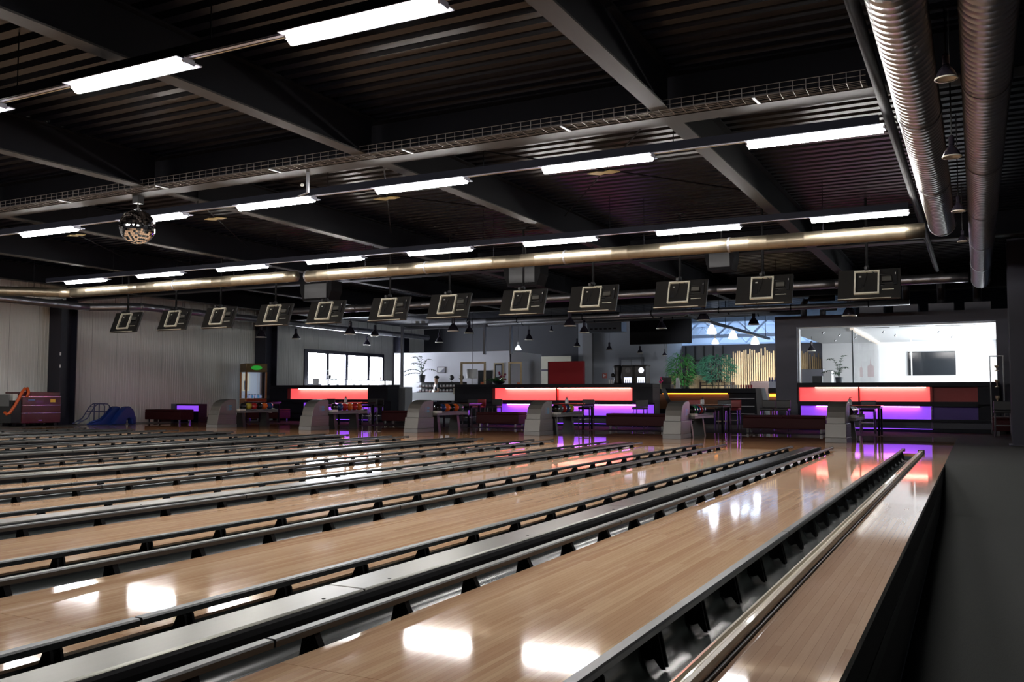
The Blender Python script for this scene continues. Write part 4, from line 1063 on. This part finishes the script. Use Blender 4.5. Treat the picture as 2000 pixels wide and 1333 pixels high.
weld(MB().box(-.55, .42, 0, .5, 1.04, 1.22).build('pillar_top', BARB, pc), .01)
m = MB(); m.prism([(-.45, 0), (.33, 0), (.20, 1.0), (-.42, 1.0)], 'y', .06, .44); m.build('pillar_body', mat('pillar_white', (.72, .73, .78), .5), pc)
MB().box(-.30, .20, .02, .05, 1.005, 1.035).build('led_strip', SRED, pc)
MB().box(-.62, -.551, .0, .5, 1.02, 1.24).build('top_end', CREAM, pc)
for i, (x, y, z0, w, h, mt, lab) in enumerate(((-17.2, 30.2, 0, 1.10, 2.27, GOLD, 'large gold open divider frame beside the cylinder lamp'), (-16.3, 32.0, 0, .60, 2.32, GOLD, 'narrow gold open divider frame behind the middle counter'))):
    t = thing('room_divider', lab, 'divider', (x, y, z0), 'gold open divider frames')
    MB().box(-w/2, -w/2+.07, 0, .06, 0, h).build('side_rail', mt, t); MB().box(w/2-.07, w/2, 0, .06, 0, h).build('side_rail', mt, t)
    MB().box(-w/2+.07, w/2-.07, 0, .06, h-.07, h).build('top_rail', mt, t); MB().box(-w/2+.07, w/2-.07, 0, .06, .9, .96).build('cross_rail', mt, t)
    MB().box(w/2-.20, w/2-.06, -.012, -.001, 1.35, 1.50).build('notice', mat('notice_orange', (.75, .22, .10), .5), t)
    MB().box(-w/2-.1, w/2+.1, -.1, .16, 0, .02).build('foot_plate', BLK, t) if False else None
t = thing('poster_frame', 'tall gold framed dark poster on the white partition', 'picture frame', (-19.14, 35.96, 1.62))
MB().box(-.25, .25, 0, .035, 0, .84).build('frame', GOLD, t); MB().box(-.19, .19, -.006, -.0005, .06, .78).build('poster_border', BLK, t); MB().box(-.14, .14, -.010, -.0065, .20, .72).build('poster_print', mat('poster_grey', (.35, .37, .42), .5), t)
t = thing('small_picture', 'small dark framed picture on the white partition', 'picture', (-22.17, 35.965, 2.03))
MB().box(-.22, .22, 0, .03, 0, .30).build('frame', mat('frame_mauve', (.09, .08, .11)), t); MB().box(-.18, .18, -.004, -.0005, .04, .26).build('print', WHITE, t); m = MB(); m.prism([(-.06, .05), (.17, .05), (.17, .24)], 'y', -.008, -.0045); m.build('print_shape', mat('print_grey', (.25, .25, .32), .5), t)
t = thing('wall_screen', 'dark wall screen on the white partition behind the large gold frame', 'screen', (-19.84, 35.95, 1.29))
weld(MB().box(-.37, .37, 0, .04, 0, .84).build('casing', BLK, t), .005); MB().box(-.35, .35, -.004, -.0005, .02, .82).build('screen', mat('tv_glass', (.015, .018, .022)), t)
for i, (px_, lab) in enumerate(((882, 'black round cap stand on the shoe shelf near the person'), (901, 'brown round cap stand on the shoe shelf beside the gold frame'))):
    t = thing('round_display', lab, 'display', (float(W(px_, 739, 35.5)[0]), 35.5, 1.604), 'round displays on the shelf')
    MB().ball((0, 0, .20), .125, 16, 10, (1, .6, 1)).build('disc', BLK if i == 0 else mat('brown_disc', (.05, .03, .03), .4), t, True)
    MB().lathe([(.05, 0), (.05, .012), (.012, .02), (.012, .09)], 12, capb=True).build('stand', BLK, t)
t = thing('cylinder_lamp', 'white cylinder pendant lamp hanging behind the large gold frame', 'lamp', (float(W(922, 728, 31)[0]), 31.0, 1.66))
MB().lathe([(.22, 0), (.22, .36), (.21, .36), (.21, 0)], 20).build('shade', mat('shade_white', (.72, .73, .75), .6), t, True)
MB().tube([(0, 0, .30), (0, 0, ZD-1.66)], .012, 6).build('cord', BLK, t); MB().tube([(0, 0, -.30), (0, 0, .3)], .02, 8).build('rod', WHITE, t)

# cube shelf below the window
t = thing('cube_shelf', 'white open cube shelf standing before the bright window', 'shelf', (XL+.45, 32.3, 0))
MB().box(-.18, .18, 0, 5.75, 0, 1.40).build('shelf_body', WHITE, t); MB().box(-.19, .19, 0, 5.77, 1.715, 1.745).build('shelf_top', mat('shelf_top_dark', (.05, .05, .06), .5), t)
for i in range(10):
    yy = 5.72*i/9; MB().box(-.18, .18, yy, yy+.03, 1.401, 1.714).build('divider', WHITE, t)
t = thing('window_bottle', 'small dark bottle on the cube shelf before the window', 'bottle', (XL+.45, 37.3, 1.7455))
MB().lathe([(.035, 0), (.035, .14), (.012, .20), (.012, .26)], 10, capb=True, capt=True).build('bottle_body', mat('bottle_wine', (.06, .02, .03), .2), t); MB().lathe([(.014, .261), (.014, .29)], 8, capb=True, capt=True).build('bottle_cap', GOLD, t)

# ------------------------------------------------------------------ person behind the shoe counter
def skin(name, pts, edges, rad, material, parent, sub=2):
    me = bpy.data.meshes.new(name); me.from_pydata(pts, edges, []); me.update()
    o = link(name, me, material, parent)
    sm_ = o.modifiers.new('skin', 'SKIN'); sm_.use_smooth_shade = True
    for v, r in zip(me.skin_vertices[0].data, rad): v.radius = r if isinstance(r, tuple) else (r, r)
    me.skin_vertices[0].data[0].use_root = True
    s2 = o.modifiers.new('sub', 'SUBSURF'); s2.levels = sub; s2.render_levels = sub
    return o
pe = thing('person', 'person in a dark t-shirt holding a folder behind the shoe counter', 'person', (float(W(853, 750, 34.95)[0]), 34.95, 0), rz=math.radians(-35)); pe.scale = (1.04, 1.04, 1.04)
SKINM = mat('skin', (.45, .27, .19), .5); SHIRT = mat('shirt_dark', (.02, .022, .035), .8); JEAN = mat('trousers', (.03, .035, .06), .8); HAIR = mat('hair_dark', (.02, .014, .012), .6)
J = {'pel': (0, 0, .95), 'spi': (0, 0, 1.12), 'che': (0, -.01, 1.32), 'nck': (0, -.01, 1.47), 'hd0': (0, -.03, 1.56), 'hd1': (0, -.035, 1.66), 'hd2': (0, -.02, 1.74),
     'shl': (.17, 0, 1.41), 'ell': (.25, -.03, 1.14), 'wrl': (.14, -.24, 1.10), 'hal': (.09, -.30, 1.12), 'shr': (-.17, 0, 1.41), 'elr': (-.25, -.02, 1.14), 'wrr': (-.13, -.24, 1.08), 'har': (-.08, -.30, 1.10),
     'hpl': (.09, 0, .90), 'knl': (.10, -.01, .50), 'anl': (.10, .02, .09), 'tol': (.11, -.13, .04), 'hpr': (-.09, 0, .90), 'knr': (-.10, -.01, .50), 'anr': (-.10, .02, .09), 'tor': (-.11, -.13, .04)}
ks = list(J); ix = {k: i for i, k in enumerate(ks)}
ed = [('pel','spi'),('spi','che'),('che','nck'),('nck','hd0'),('hd0','hd1'),('hd1','hd2'),('che','shl'),('shl','ell'),('ell','wrl'),('wrl','hal'),('che','shr'),('shr','elr'),('elr','wrr'),('wrr','har'),('pel','hpl'),('hpl','knl'),('knl','anl'),('anl','tol'),('pel','hpr'),('hpr','knr'),('knr','anr'),('anr','tor')]
rd = {'pel': (.13, .10), 'spi': (.13, .09), 'che': (.15, .10), 'nck': .055, 'hd0': (.065, .075), 'hd1': (.078, .095), 'hd2': (.068, .08), 'shl': .062, 'ell': .042, 'wrl': .03, 'hal': .03, 'shr': .062, 'elr': .042, 'wrr': .03, 'har': .03, 'hpl': .085, 'knl': .058, 'anl': .042, 'tol': .035, 'hpr': .085, 'knr': .058, 'anr': .042, 'tor': .035}
skin('body', [J[k] for k in ks], [(ix[a], ix[b_]) for a, b_ in ed], [rd[k] for k in ks], SKINM, pe)
ts = ['spi', 'pel', 'che', 'shl', 'shr']; tp = [J['spi'], J['pel'], J['che'], J['shl'], (.225, -.02, 1.23), J['shr'], (-.225, -.02, 1.23), (0, -.01, 1.43)]
skin('t_shirt', tp, [(0, 1), (0, 2), (2, 3), (3, 4), (2, 5), (5, 6), (2, 7)], [(.145, .105), (.145, .115), (.165, .115), .075, .062, .075, .062, .07], SHIRT, pe)
skin('trousers', [J['pel'], J['hpl'], J['knl'], (.10, .015, .14), J['hpr'], J['knr'], (-.10, .015, .14)], [(0, 1), (1, 2), (2, 3), (0, 4), (4, 5), (5, 6)], [(.14, .11), .098, .070, .062, .098, .070, .062], JEAN, pe)
MB().ball((0, -.005, 1.735), .098, 16, 10, (.92, 1.12, .82)).build('hair', HAIR, pe, True)
fc = MB(); fc.ball((.032, -.118, 1.675), .011, 8, 6).ball((-.032, -.118, 1.675), .011, 8, 6); fc.build('eyes', BLK, pe)
MB().add([(0, -.125, 1.665), (.014, -.122, 1.635), (-.014, -.122, 1.635), (0, -.148, 1.638)], [(0,1,3),(0,3,2),(1,2,3)]).build('nose', SKINM, pe)
MB().box(-.022, .022, -.122, -.116, 1.606, 1.612).build('mouth', mat('lips', (.30, .10, .09), .5), pe)
for sx in (-1, 1): MB().ball((sx*.083, -.03, 1.655), .024, 8, 6, (.4, .8, 1.2)).build('ear', SKINM, pe, True)
for sx in (-1, 1):
    for f in range(4): MB().tube([(sx*(.085-.022*f), -.305, 1.12+.004*f), (sx*(.07-.022*f), -.345, 1.125), (sx*(.055-.022*f), -.355, 1.10)], [.009, .009, .007], 6).build('finger', SKINM, pe, True)
    MB().tube([(sx*.10, -.28, 1.13), (sx*.075, -.30, 1.165)], [.011, .008], 6).build('thumb', SKINM, pe, True)
MB().box(-.06, .07, -.122, -.119, 1.22, 1.34).build('shirt_print', WHITE, pe)
t = thing('wood_folder', 'light brown folder held by the person at the shoe counter', 'folder', (pe.location.x+.0, pe.location.y-.37, 1.0))
m = MB(); m.box(-.13, .13, -.012, .012, .0, .24); m.build('folder_cover', BAMB, t).rotation_euler = (-.2, .15, -.6)
o = MB().box(-.12, .12, -.004, .004, .01, .235).build('folder_pages', WHITE, t); o.rotation_euler = (-.2, .15, -.6); o.location = (.0, -.018, 0)

# ------------------------------------------------------------------ pendant lamps
def pendant(x, y, z, dia, label, lit=False, zc=ZD):
    t = thing('pendant_lamp', label, 'lamp', (x, y, z), 'bell pendant lamps'); s_ = dia/.38
    MB().lathe([(.19*s_, 0), (.185*s_, .02*s_), (.15*s_, .11*s_), (.10*s_, .19*s_), (.06*s_, .23*s_), (.055*s_, .26*s_)], 20, capt=True).build('shade', SHADEW if lit else SHADE, t, True)
    MB().lathe([(.176*s_, -.016*s_), (.196*s_, -.016*s_), (.200*s_, -.004*s_), (.198*s_, .010*s_), (.190*s_, .012*s_)], 20).build('rim', RIM, t, True)
    MB().lathe([(.178*s_, .0), (.145*s_, .10*s_), (.095*s_, .18*s_), (.02*s_, .22*s_)], 20).build('reflector', RIM, t, True)
    MB().lathe([(.06*s_, .261*s_), (.06*s_, .42*s_), (.045*s_, .46*s_), (.02*s_, .47*s_)], 14, capt=True).build('ballast_housing', SHADE if not lit else WHITE, t)
    MB().lathe([(.02*s_, .06*s_), (.028*s_, .10*s_), (.028*s_, .17*s_), (.02*s_, .22*s_)], 10, capb=True, capt=True).build('bulb', mat('glass_bulb', (.75, .75, .72), .15), t, True)
    MB().tube([(0, 0, .47*s_), (0, 0, zc-z)], .007, 6).build('cord', BLK, t)
    return t
P1 = [(510, 659, 26, .38), (684, 653, 26, .38), (885, 647, 26, .38), (1113, 637, 26, .38), (1374, 626, 26, .38), (1659, 617, 26, .38)]
for i, (a, c_, Y, d) in enumerate(reversed(P1)):
    w = W(a, c_, Y); pendant(w[0], Y, w[2], d, f'{ORD[i]} bell pendant from the aisle in the lamp row before the counters')
P2 = [(1472, 634, 29, .34, 'bell pendant before the truss opening'), (1292, 642, 29, .34, 'bell pendant in front of the black bulkhead'), (1141, 650, 29, .34, 'bell pendant before the grey pier'), (916, 651, 29, .36, 'bell pendant above the shoe counter post'), (732, 656, 29, .34, 'bell pendant above the end of the window'), (578, 662, 29, .34, 'bell pendant before the cladded wall left of the window'),
      (717, 674, 35, .33, 'far bell pendant close to the window corner'), (858, 669, 35, .36, 'far bell pendant above the small picture'), (1033, 664, 35, .36, 'far bell pendant above the partition corner'), (1127, 677, 38, .30, 'far bell pendant above the red panel'), (1190, 684, 38, .28, 'far bell pendant above the coffee grinder'), (1250, 690, 39, .26, 'far bell pendant beside the wide door frame'), (1298, 695, 39, .22, 'far bell pendant before the dark glazing bars'),
      (1077, 647, 40, .20, 'tiny bell pendant beside the second duct end'), (1150, 645, 38, .20, 'tiny bell pendant overlapping the grey pier'), (1218, 642, 40, .20, 'tiny bell pendant before the air unit')]
for a, c_, Y, d, lab in P2:
    w = W(a, c_, Y); pendant(w[0], Y, w[2], d, lab)
for a, c_, Y, d, lab in ((1012, 684, 34, .28, 'glowing bell pendant above the partition edge'), (1397, 672, 43.4, .36, 'glowing bell pendant before the anthracite wall top')):
    w = W(a, c_, Y); pendant(w[0], Y, w[2], d, lab, True, ZD if Y < 44 else 6.25)
for i, (y, z) in enumerate(((7.75, 3.45), (9.3, 3.2), (12.9, 3.35), (17.2, 3.62))):
    pendant(-.15, y, z, .165, f'{ORD[i]} small pendant between the two large ducts, counted from the pit end')
w = W(1585, 683, 31.5); pendant(w[0], 31.5, w[2]-.05, .26, 'bell pendant hanging inside the bright room', zc=2.98)

# ------------------------------------------------------------------ hung loudspeakers
for i, (x, z, w_) in enumerate(((-4.75, 3.62, .62), (-9.4, 3.55, .95), (-15.5, 3.48, 1.05))):
    t = thing('hung_loudspeaker', f'{ORD[i]} dark hanging loudspeaker from the aisle behind the thin duct', 'loudspeaker', (x, 19.0, z), 'hung loudspeakers')
    m = MB(); m.prism([(-w_/2*.8, 0), (w_/2*.8, 0), (w_/2, .25), (w_/2, .5), (-w_/2, .5), (-w_/2, .25)], 'y', -.2, .25); m.build('cabinet', MATTE, t)
    MB().box(-w_/2*.7, w_/2*.7, -.212, -.201, .06, .44).build('grille', BLK, t)
    MB().tube([(0, 0, .5), (0, 0, ZD-z)], .02, 8).build('hanger_pole', BLK, t)
t = thing('camera_bracket', 'small metal bracket lamp under the cable tray girder', 'bracket', (-8.28, 9.84, ZB-.30))
MB().box(-.015, .015, -.02, .02, 0, .292).build('bracket_arm', GALVD, t); MB().bar((0, 0, 0), (-.17, 0, -.04), .03, .015).build('bracket_foot', GALVD, t); MB().ball((-.10, 0, .12), .025, 10, 6).build('lamp_head', TVL, t, True)

# ------------------------------------------------------------------ things by the cladded wall
om = thing('lane_machine', 'red lane care machine with silver trim parked by the wall', 'lane machine', (-26.35, 17.75, 0))
RD = mat('machine_red', (.062, .004, .008), .35, noise=.1, nscale=8, coat=.2)
for i, (z0, z1) in enumerate(((.10, .40), (.42, .64), (.66, .90), (.92, 1.06))):
    weld(MB().box(-.40, .45-(.05 if i == 3 else 0), .02, 1.32, z0, z1).build('body_panel', RD, om), .01)
for z in (.40, .64, .90): MB().box(-.40, .462, .02, 1.32, z+.001, z+.019).build('trim_strip', CHROME, om)
MB().box(-.42, .40, -.30, .019, .12, .80).build('front_frame', BLK, om); MB().box(-.30, .30, -.34, -.301, .62, .98).build('control_panel', HOODD, om)
MB().box(-.2, .25, -.16, -.005, .801, 1.0).build('tank', TVL, om)
MB().box(.455, .462, .95, 1.12, .74, .84).build('warning_label', mat('label_yellow', (.75, .45, .05), .5), om); MB().box(.455, .462, .20, .42, .80, .825).build('blue_label', mat('label_blue', (.08, .2, .45), .5), om)
MB().box(.455, .47, .55, .68, .17, .20).build('handle', CHROME, om)
for yy in (.15, 1.2):
    for sx in (-.3, .36): MB().tube([(sx-.025, yy, .05), (sx+.025, yy, .05)], .05, 14).build('caster', BLK, om)
MB().tube([(.30, .30, 1.02), (.36, .22, 1.13), (.42, .10, 1.16), (.47, -.02, 1.05), (.47, -.12, .85), (.45, -.24, .62), (.42, -.36, .42), (.38, -.42, .38), (.30, -.45, .45)], .045, 12).build('orange_hose', mat('hose_orange', (.62, .10, .02), .45), om, True)
MB().tube([(.30, .30, 1.10), (.40, .20, 1.17), (.47, .20, 1.05), (.48, .14, .90)], .04, 12).build('orange_hose', mat('hose_orange', (.62, .10, .02)), om, True)
bl = mat('tube_blue', (.05, .06, .16), .35)
t = thing('ball_ramp', 'blue steel tube ball ramp for children by the wall', 'ramp', (-26.1, 19.75, 0))
for sx in (-.12, .12):
    MB().tube([(sx, .0, .04), (sx, .35, .20), (sx, .62, .58), (sx, .75, .68), (sx, 1.02, .68)], .018, 8).build('ramp_tube', bl, t, True)
    MB().tube([(sx, .80, .68), (sx, .80, .0)], .018, 8).build('leg', bl, t, True)
    MB().tube([(sx, .75, .68), (sx, 1.12, .67), (sx, 1.20, .60), (sx, 1.20, .0)], .018, 8).build('leg', bl, t, True)
    MB().tube([(sx, .52, .42), (sx, 1.20, .42)], .014, 8).build('side_bar', bl, t, True)
for yy, zz in ((.18, .12), (.45, .34), (.62, .58)): MB().tube([(-.12, yy, zz), (.12, yy, zz)], .014, 8).build('cross_bar', bl, t, True)
bp = mat('slide_blue', (.012, .035, .20), .4, noise=.15, nscale=5)
t = thing('dinosaur_ramp', 'blue moulded plastic ball ramp with two humps by the wall', 'ramp', (-25.4, 20.0, 0))
m = MB(); m.prism([(-.20, 0), (-.20, .05), (.20, .14), (.45, .34), (.62, .53), (.75, .60), (.88, .58), (.95, .46), (.90, .20), (.70, .10), (.55, 0)], 'x', -.22, .02); weld(m.build('slide_half', bp, t), .04, 3)
m = MB(); m.prism([(.35, 0), (.50, .10), (.75, .42), (.92, .58), (1.08, .60), (1.25, .48), (1.35, .22), (1.36, 0), (1.20, 0), (1.17, .16), (1.06, .21), (.98, .14), (.95, 0)], 'x', .021, .26); weld(m.build('hump_half', bp, t), .04, 3)
MB().tube([(-.10, -.18, .08), (-.10, .2, .17), (-.10, .45, .37), (-.10, .62, .56)], .03, 8).build('groove_ridge', bp, t, True)
t = thing('light_box', 'violet glowing low cabinet beside the dark red bench', 'cabinet', (-25.15, 23.55, 0))
MB().box(-.55, .55, 0, .4, 0, .34).build('cabinet_body', BARB, t); MB().box(-.5, .55, -.012, -.001, .40, .60).build('violet_panel', LPUR, t); MB().box(-.55, .55, 0, .4, .341, .66).build('cabinet_top', BARB, t); MB().box(-.75, -.551, -.05, .4, 0, .66).build('cabinet_end', mat('airbox', (.10, .10, .13)), t)
# prize claw machine
cm = thing('prize_machine', 'orange framed prize claw machine with lit glass case', 'arcade machine', (-25.85, 27.6, 0), rz=math.radians(-30)); cm.scale = (.9, .78, 1.0)
OR = mat('claw_orange', (.42, .14, .025), .4)
for (x0, x1, y0, y1) in ((-.45, -.37, -.55, -.47), (.37, .45, -.55, -.47), (-.45, -.37, .47, .55), (.37, .45, .47, .55)): MB().box(x0, x1, y0, y1, .86, 1.9).build('corner_post', OR, cm)
weld(MB().box(-.45, .45, -.55, .55, .05, .85).build('lower_cabinet', OR, cm), .02)
weld(MB().box(-.45, .45, -.55, .55, 1.901, 2.24).build('marquee_box', mat('claw_brown', (.16, .09, .02), .4), cm), .02)
MB().box(-.44, .44, -.54, .54, .0, .049).build('base', BLK, cm)
MB().ball((.452, 0, 2.07), .11, 16, 10, (.15, 2.6, .85)).build('marquee_logo', mat('claw_green', (.03, .22, .03), .4, emit=(.05, .8, .08), strength=.25), cm, True)
MB().box(-.36, -.34, -.46, .46, .86, 1.9).build('back_panel', mat('claw_back', (.5, .55, .6), .5, emit=(.5, .6, .8), strength=.35), cm)
MB().box(.405, .411, -.465, .465, .86, 1.9).build('glass_front', GLASS, cm); MB().box(-.365, .365, -.515, -.509, .86, 1.9).build('glass_side', GLASS, cm)
MB().box(-.33, -.10, -.44, -.18, 1.15, 1.85).build('prize_board', mat('claw_board', (.7, .66, .5), .5, emit=(.8, .75, .6), strength=.5), cm); MB().box(-.099, -.09, -.44, -.32, 1.2, 1.55).build('blue_print', mat('claw_blue', (.08, .2, .6), .5), cm)
MB().box(.455, .50, -.50, .50, .66, .84).build('control_shelf', mat('claw_red', (.45, .05, .02), .4), cm); MB().tube([(.48, -.1, .84), (.48, -.1, .93)], .012, 8).build('joystick', BLK, cm)
random.seed(2)
pcol = ['blue', 'pale', 'violet', 'cyan']; pmat = {'blue': (.05, .10, .65), 'pale': (.6, .65, .85), 'violet': (.25, .08, .55), 'cyan': (.05, .35, .6)}
for i in range(12):
    c_ = pcol[i % 4]
    t = thing('plush_prize', f'{c_} plush prize in the claw machine, {ORD[i//4]} {c_} one counted from its wall column side', 'toy', tuple(Vector((-25.85, 27.6, .862))+Matrix.Rotation(math.radians(-30), 3, 'Z') @ Vector((.22 if i % 2 else -.05, .31-i*.058, 0))), 'plush prizes in the claw machine')
    h = .055
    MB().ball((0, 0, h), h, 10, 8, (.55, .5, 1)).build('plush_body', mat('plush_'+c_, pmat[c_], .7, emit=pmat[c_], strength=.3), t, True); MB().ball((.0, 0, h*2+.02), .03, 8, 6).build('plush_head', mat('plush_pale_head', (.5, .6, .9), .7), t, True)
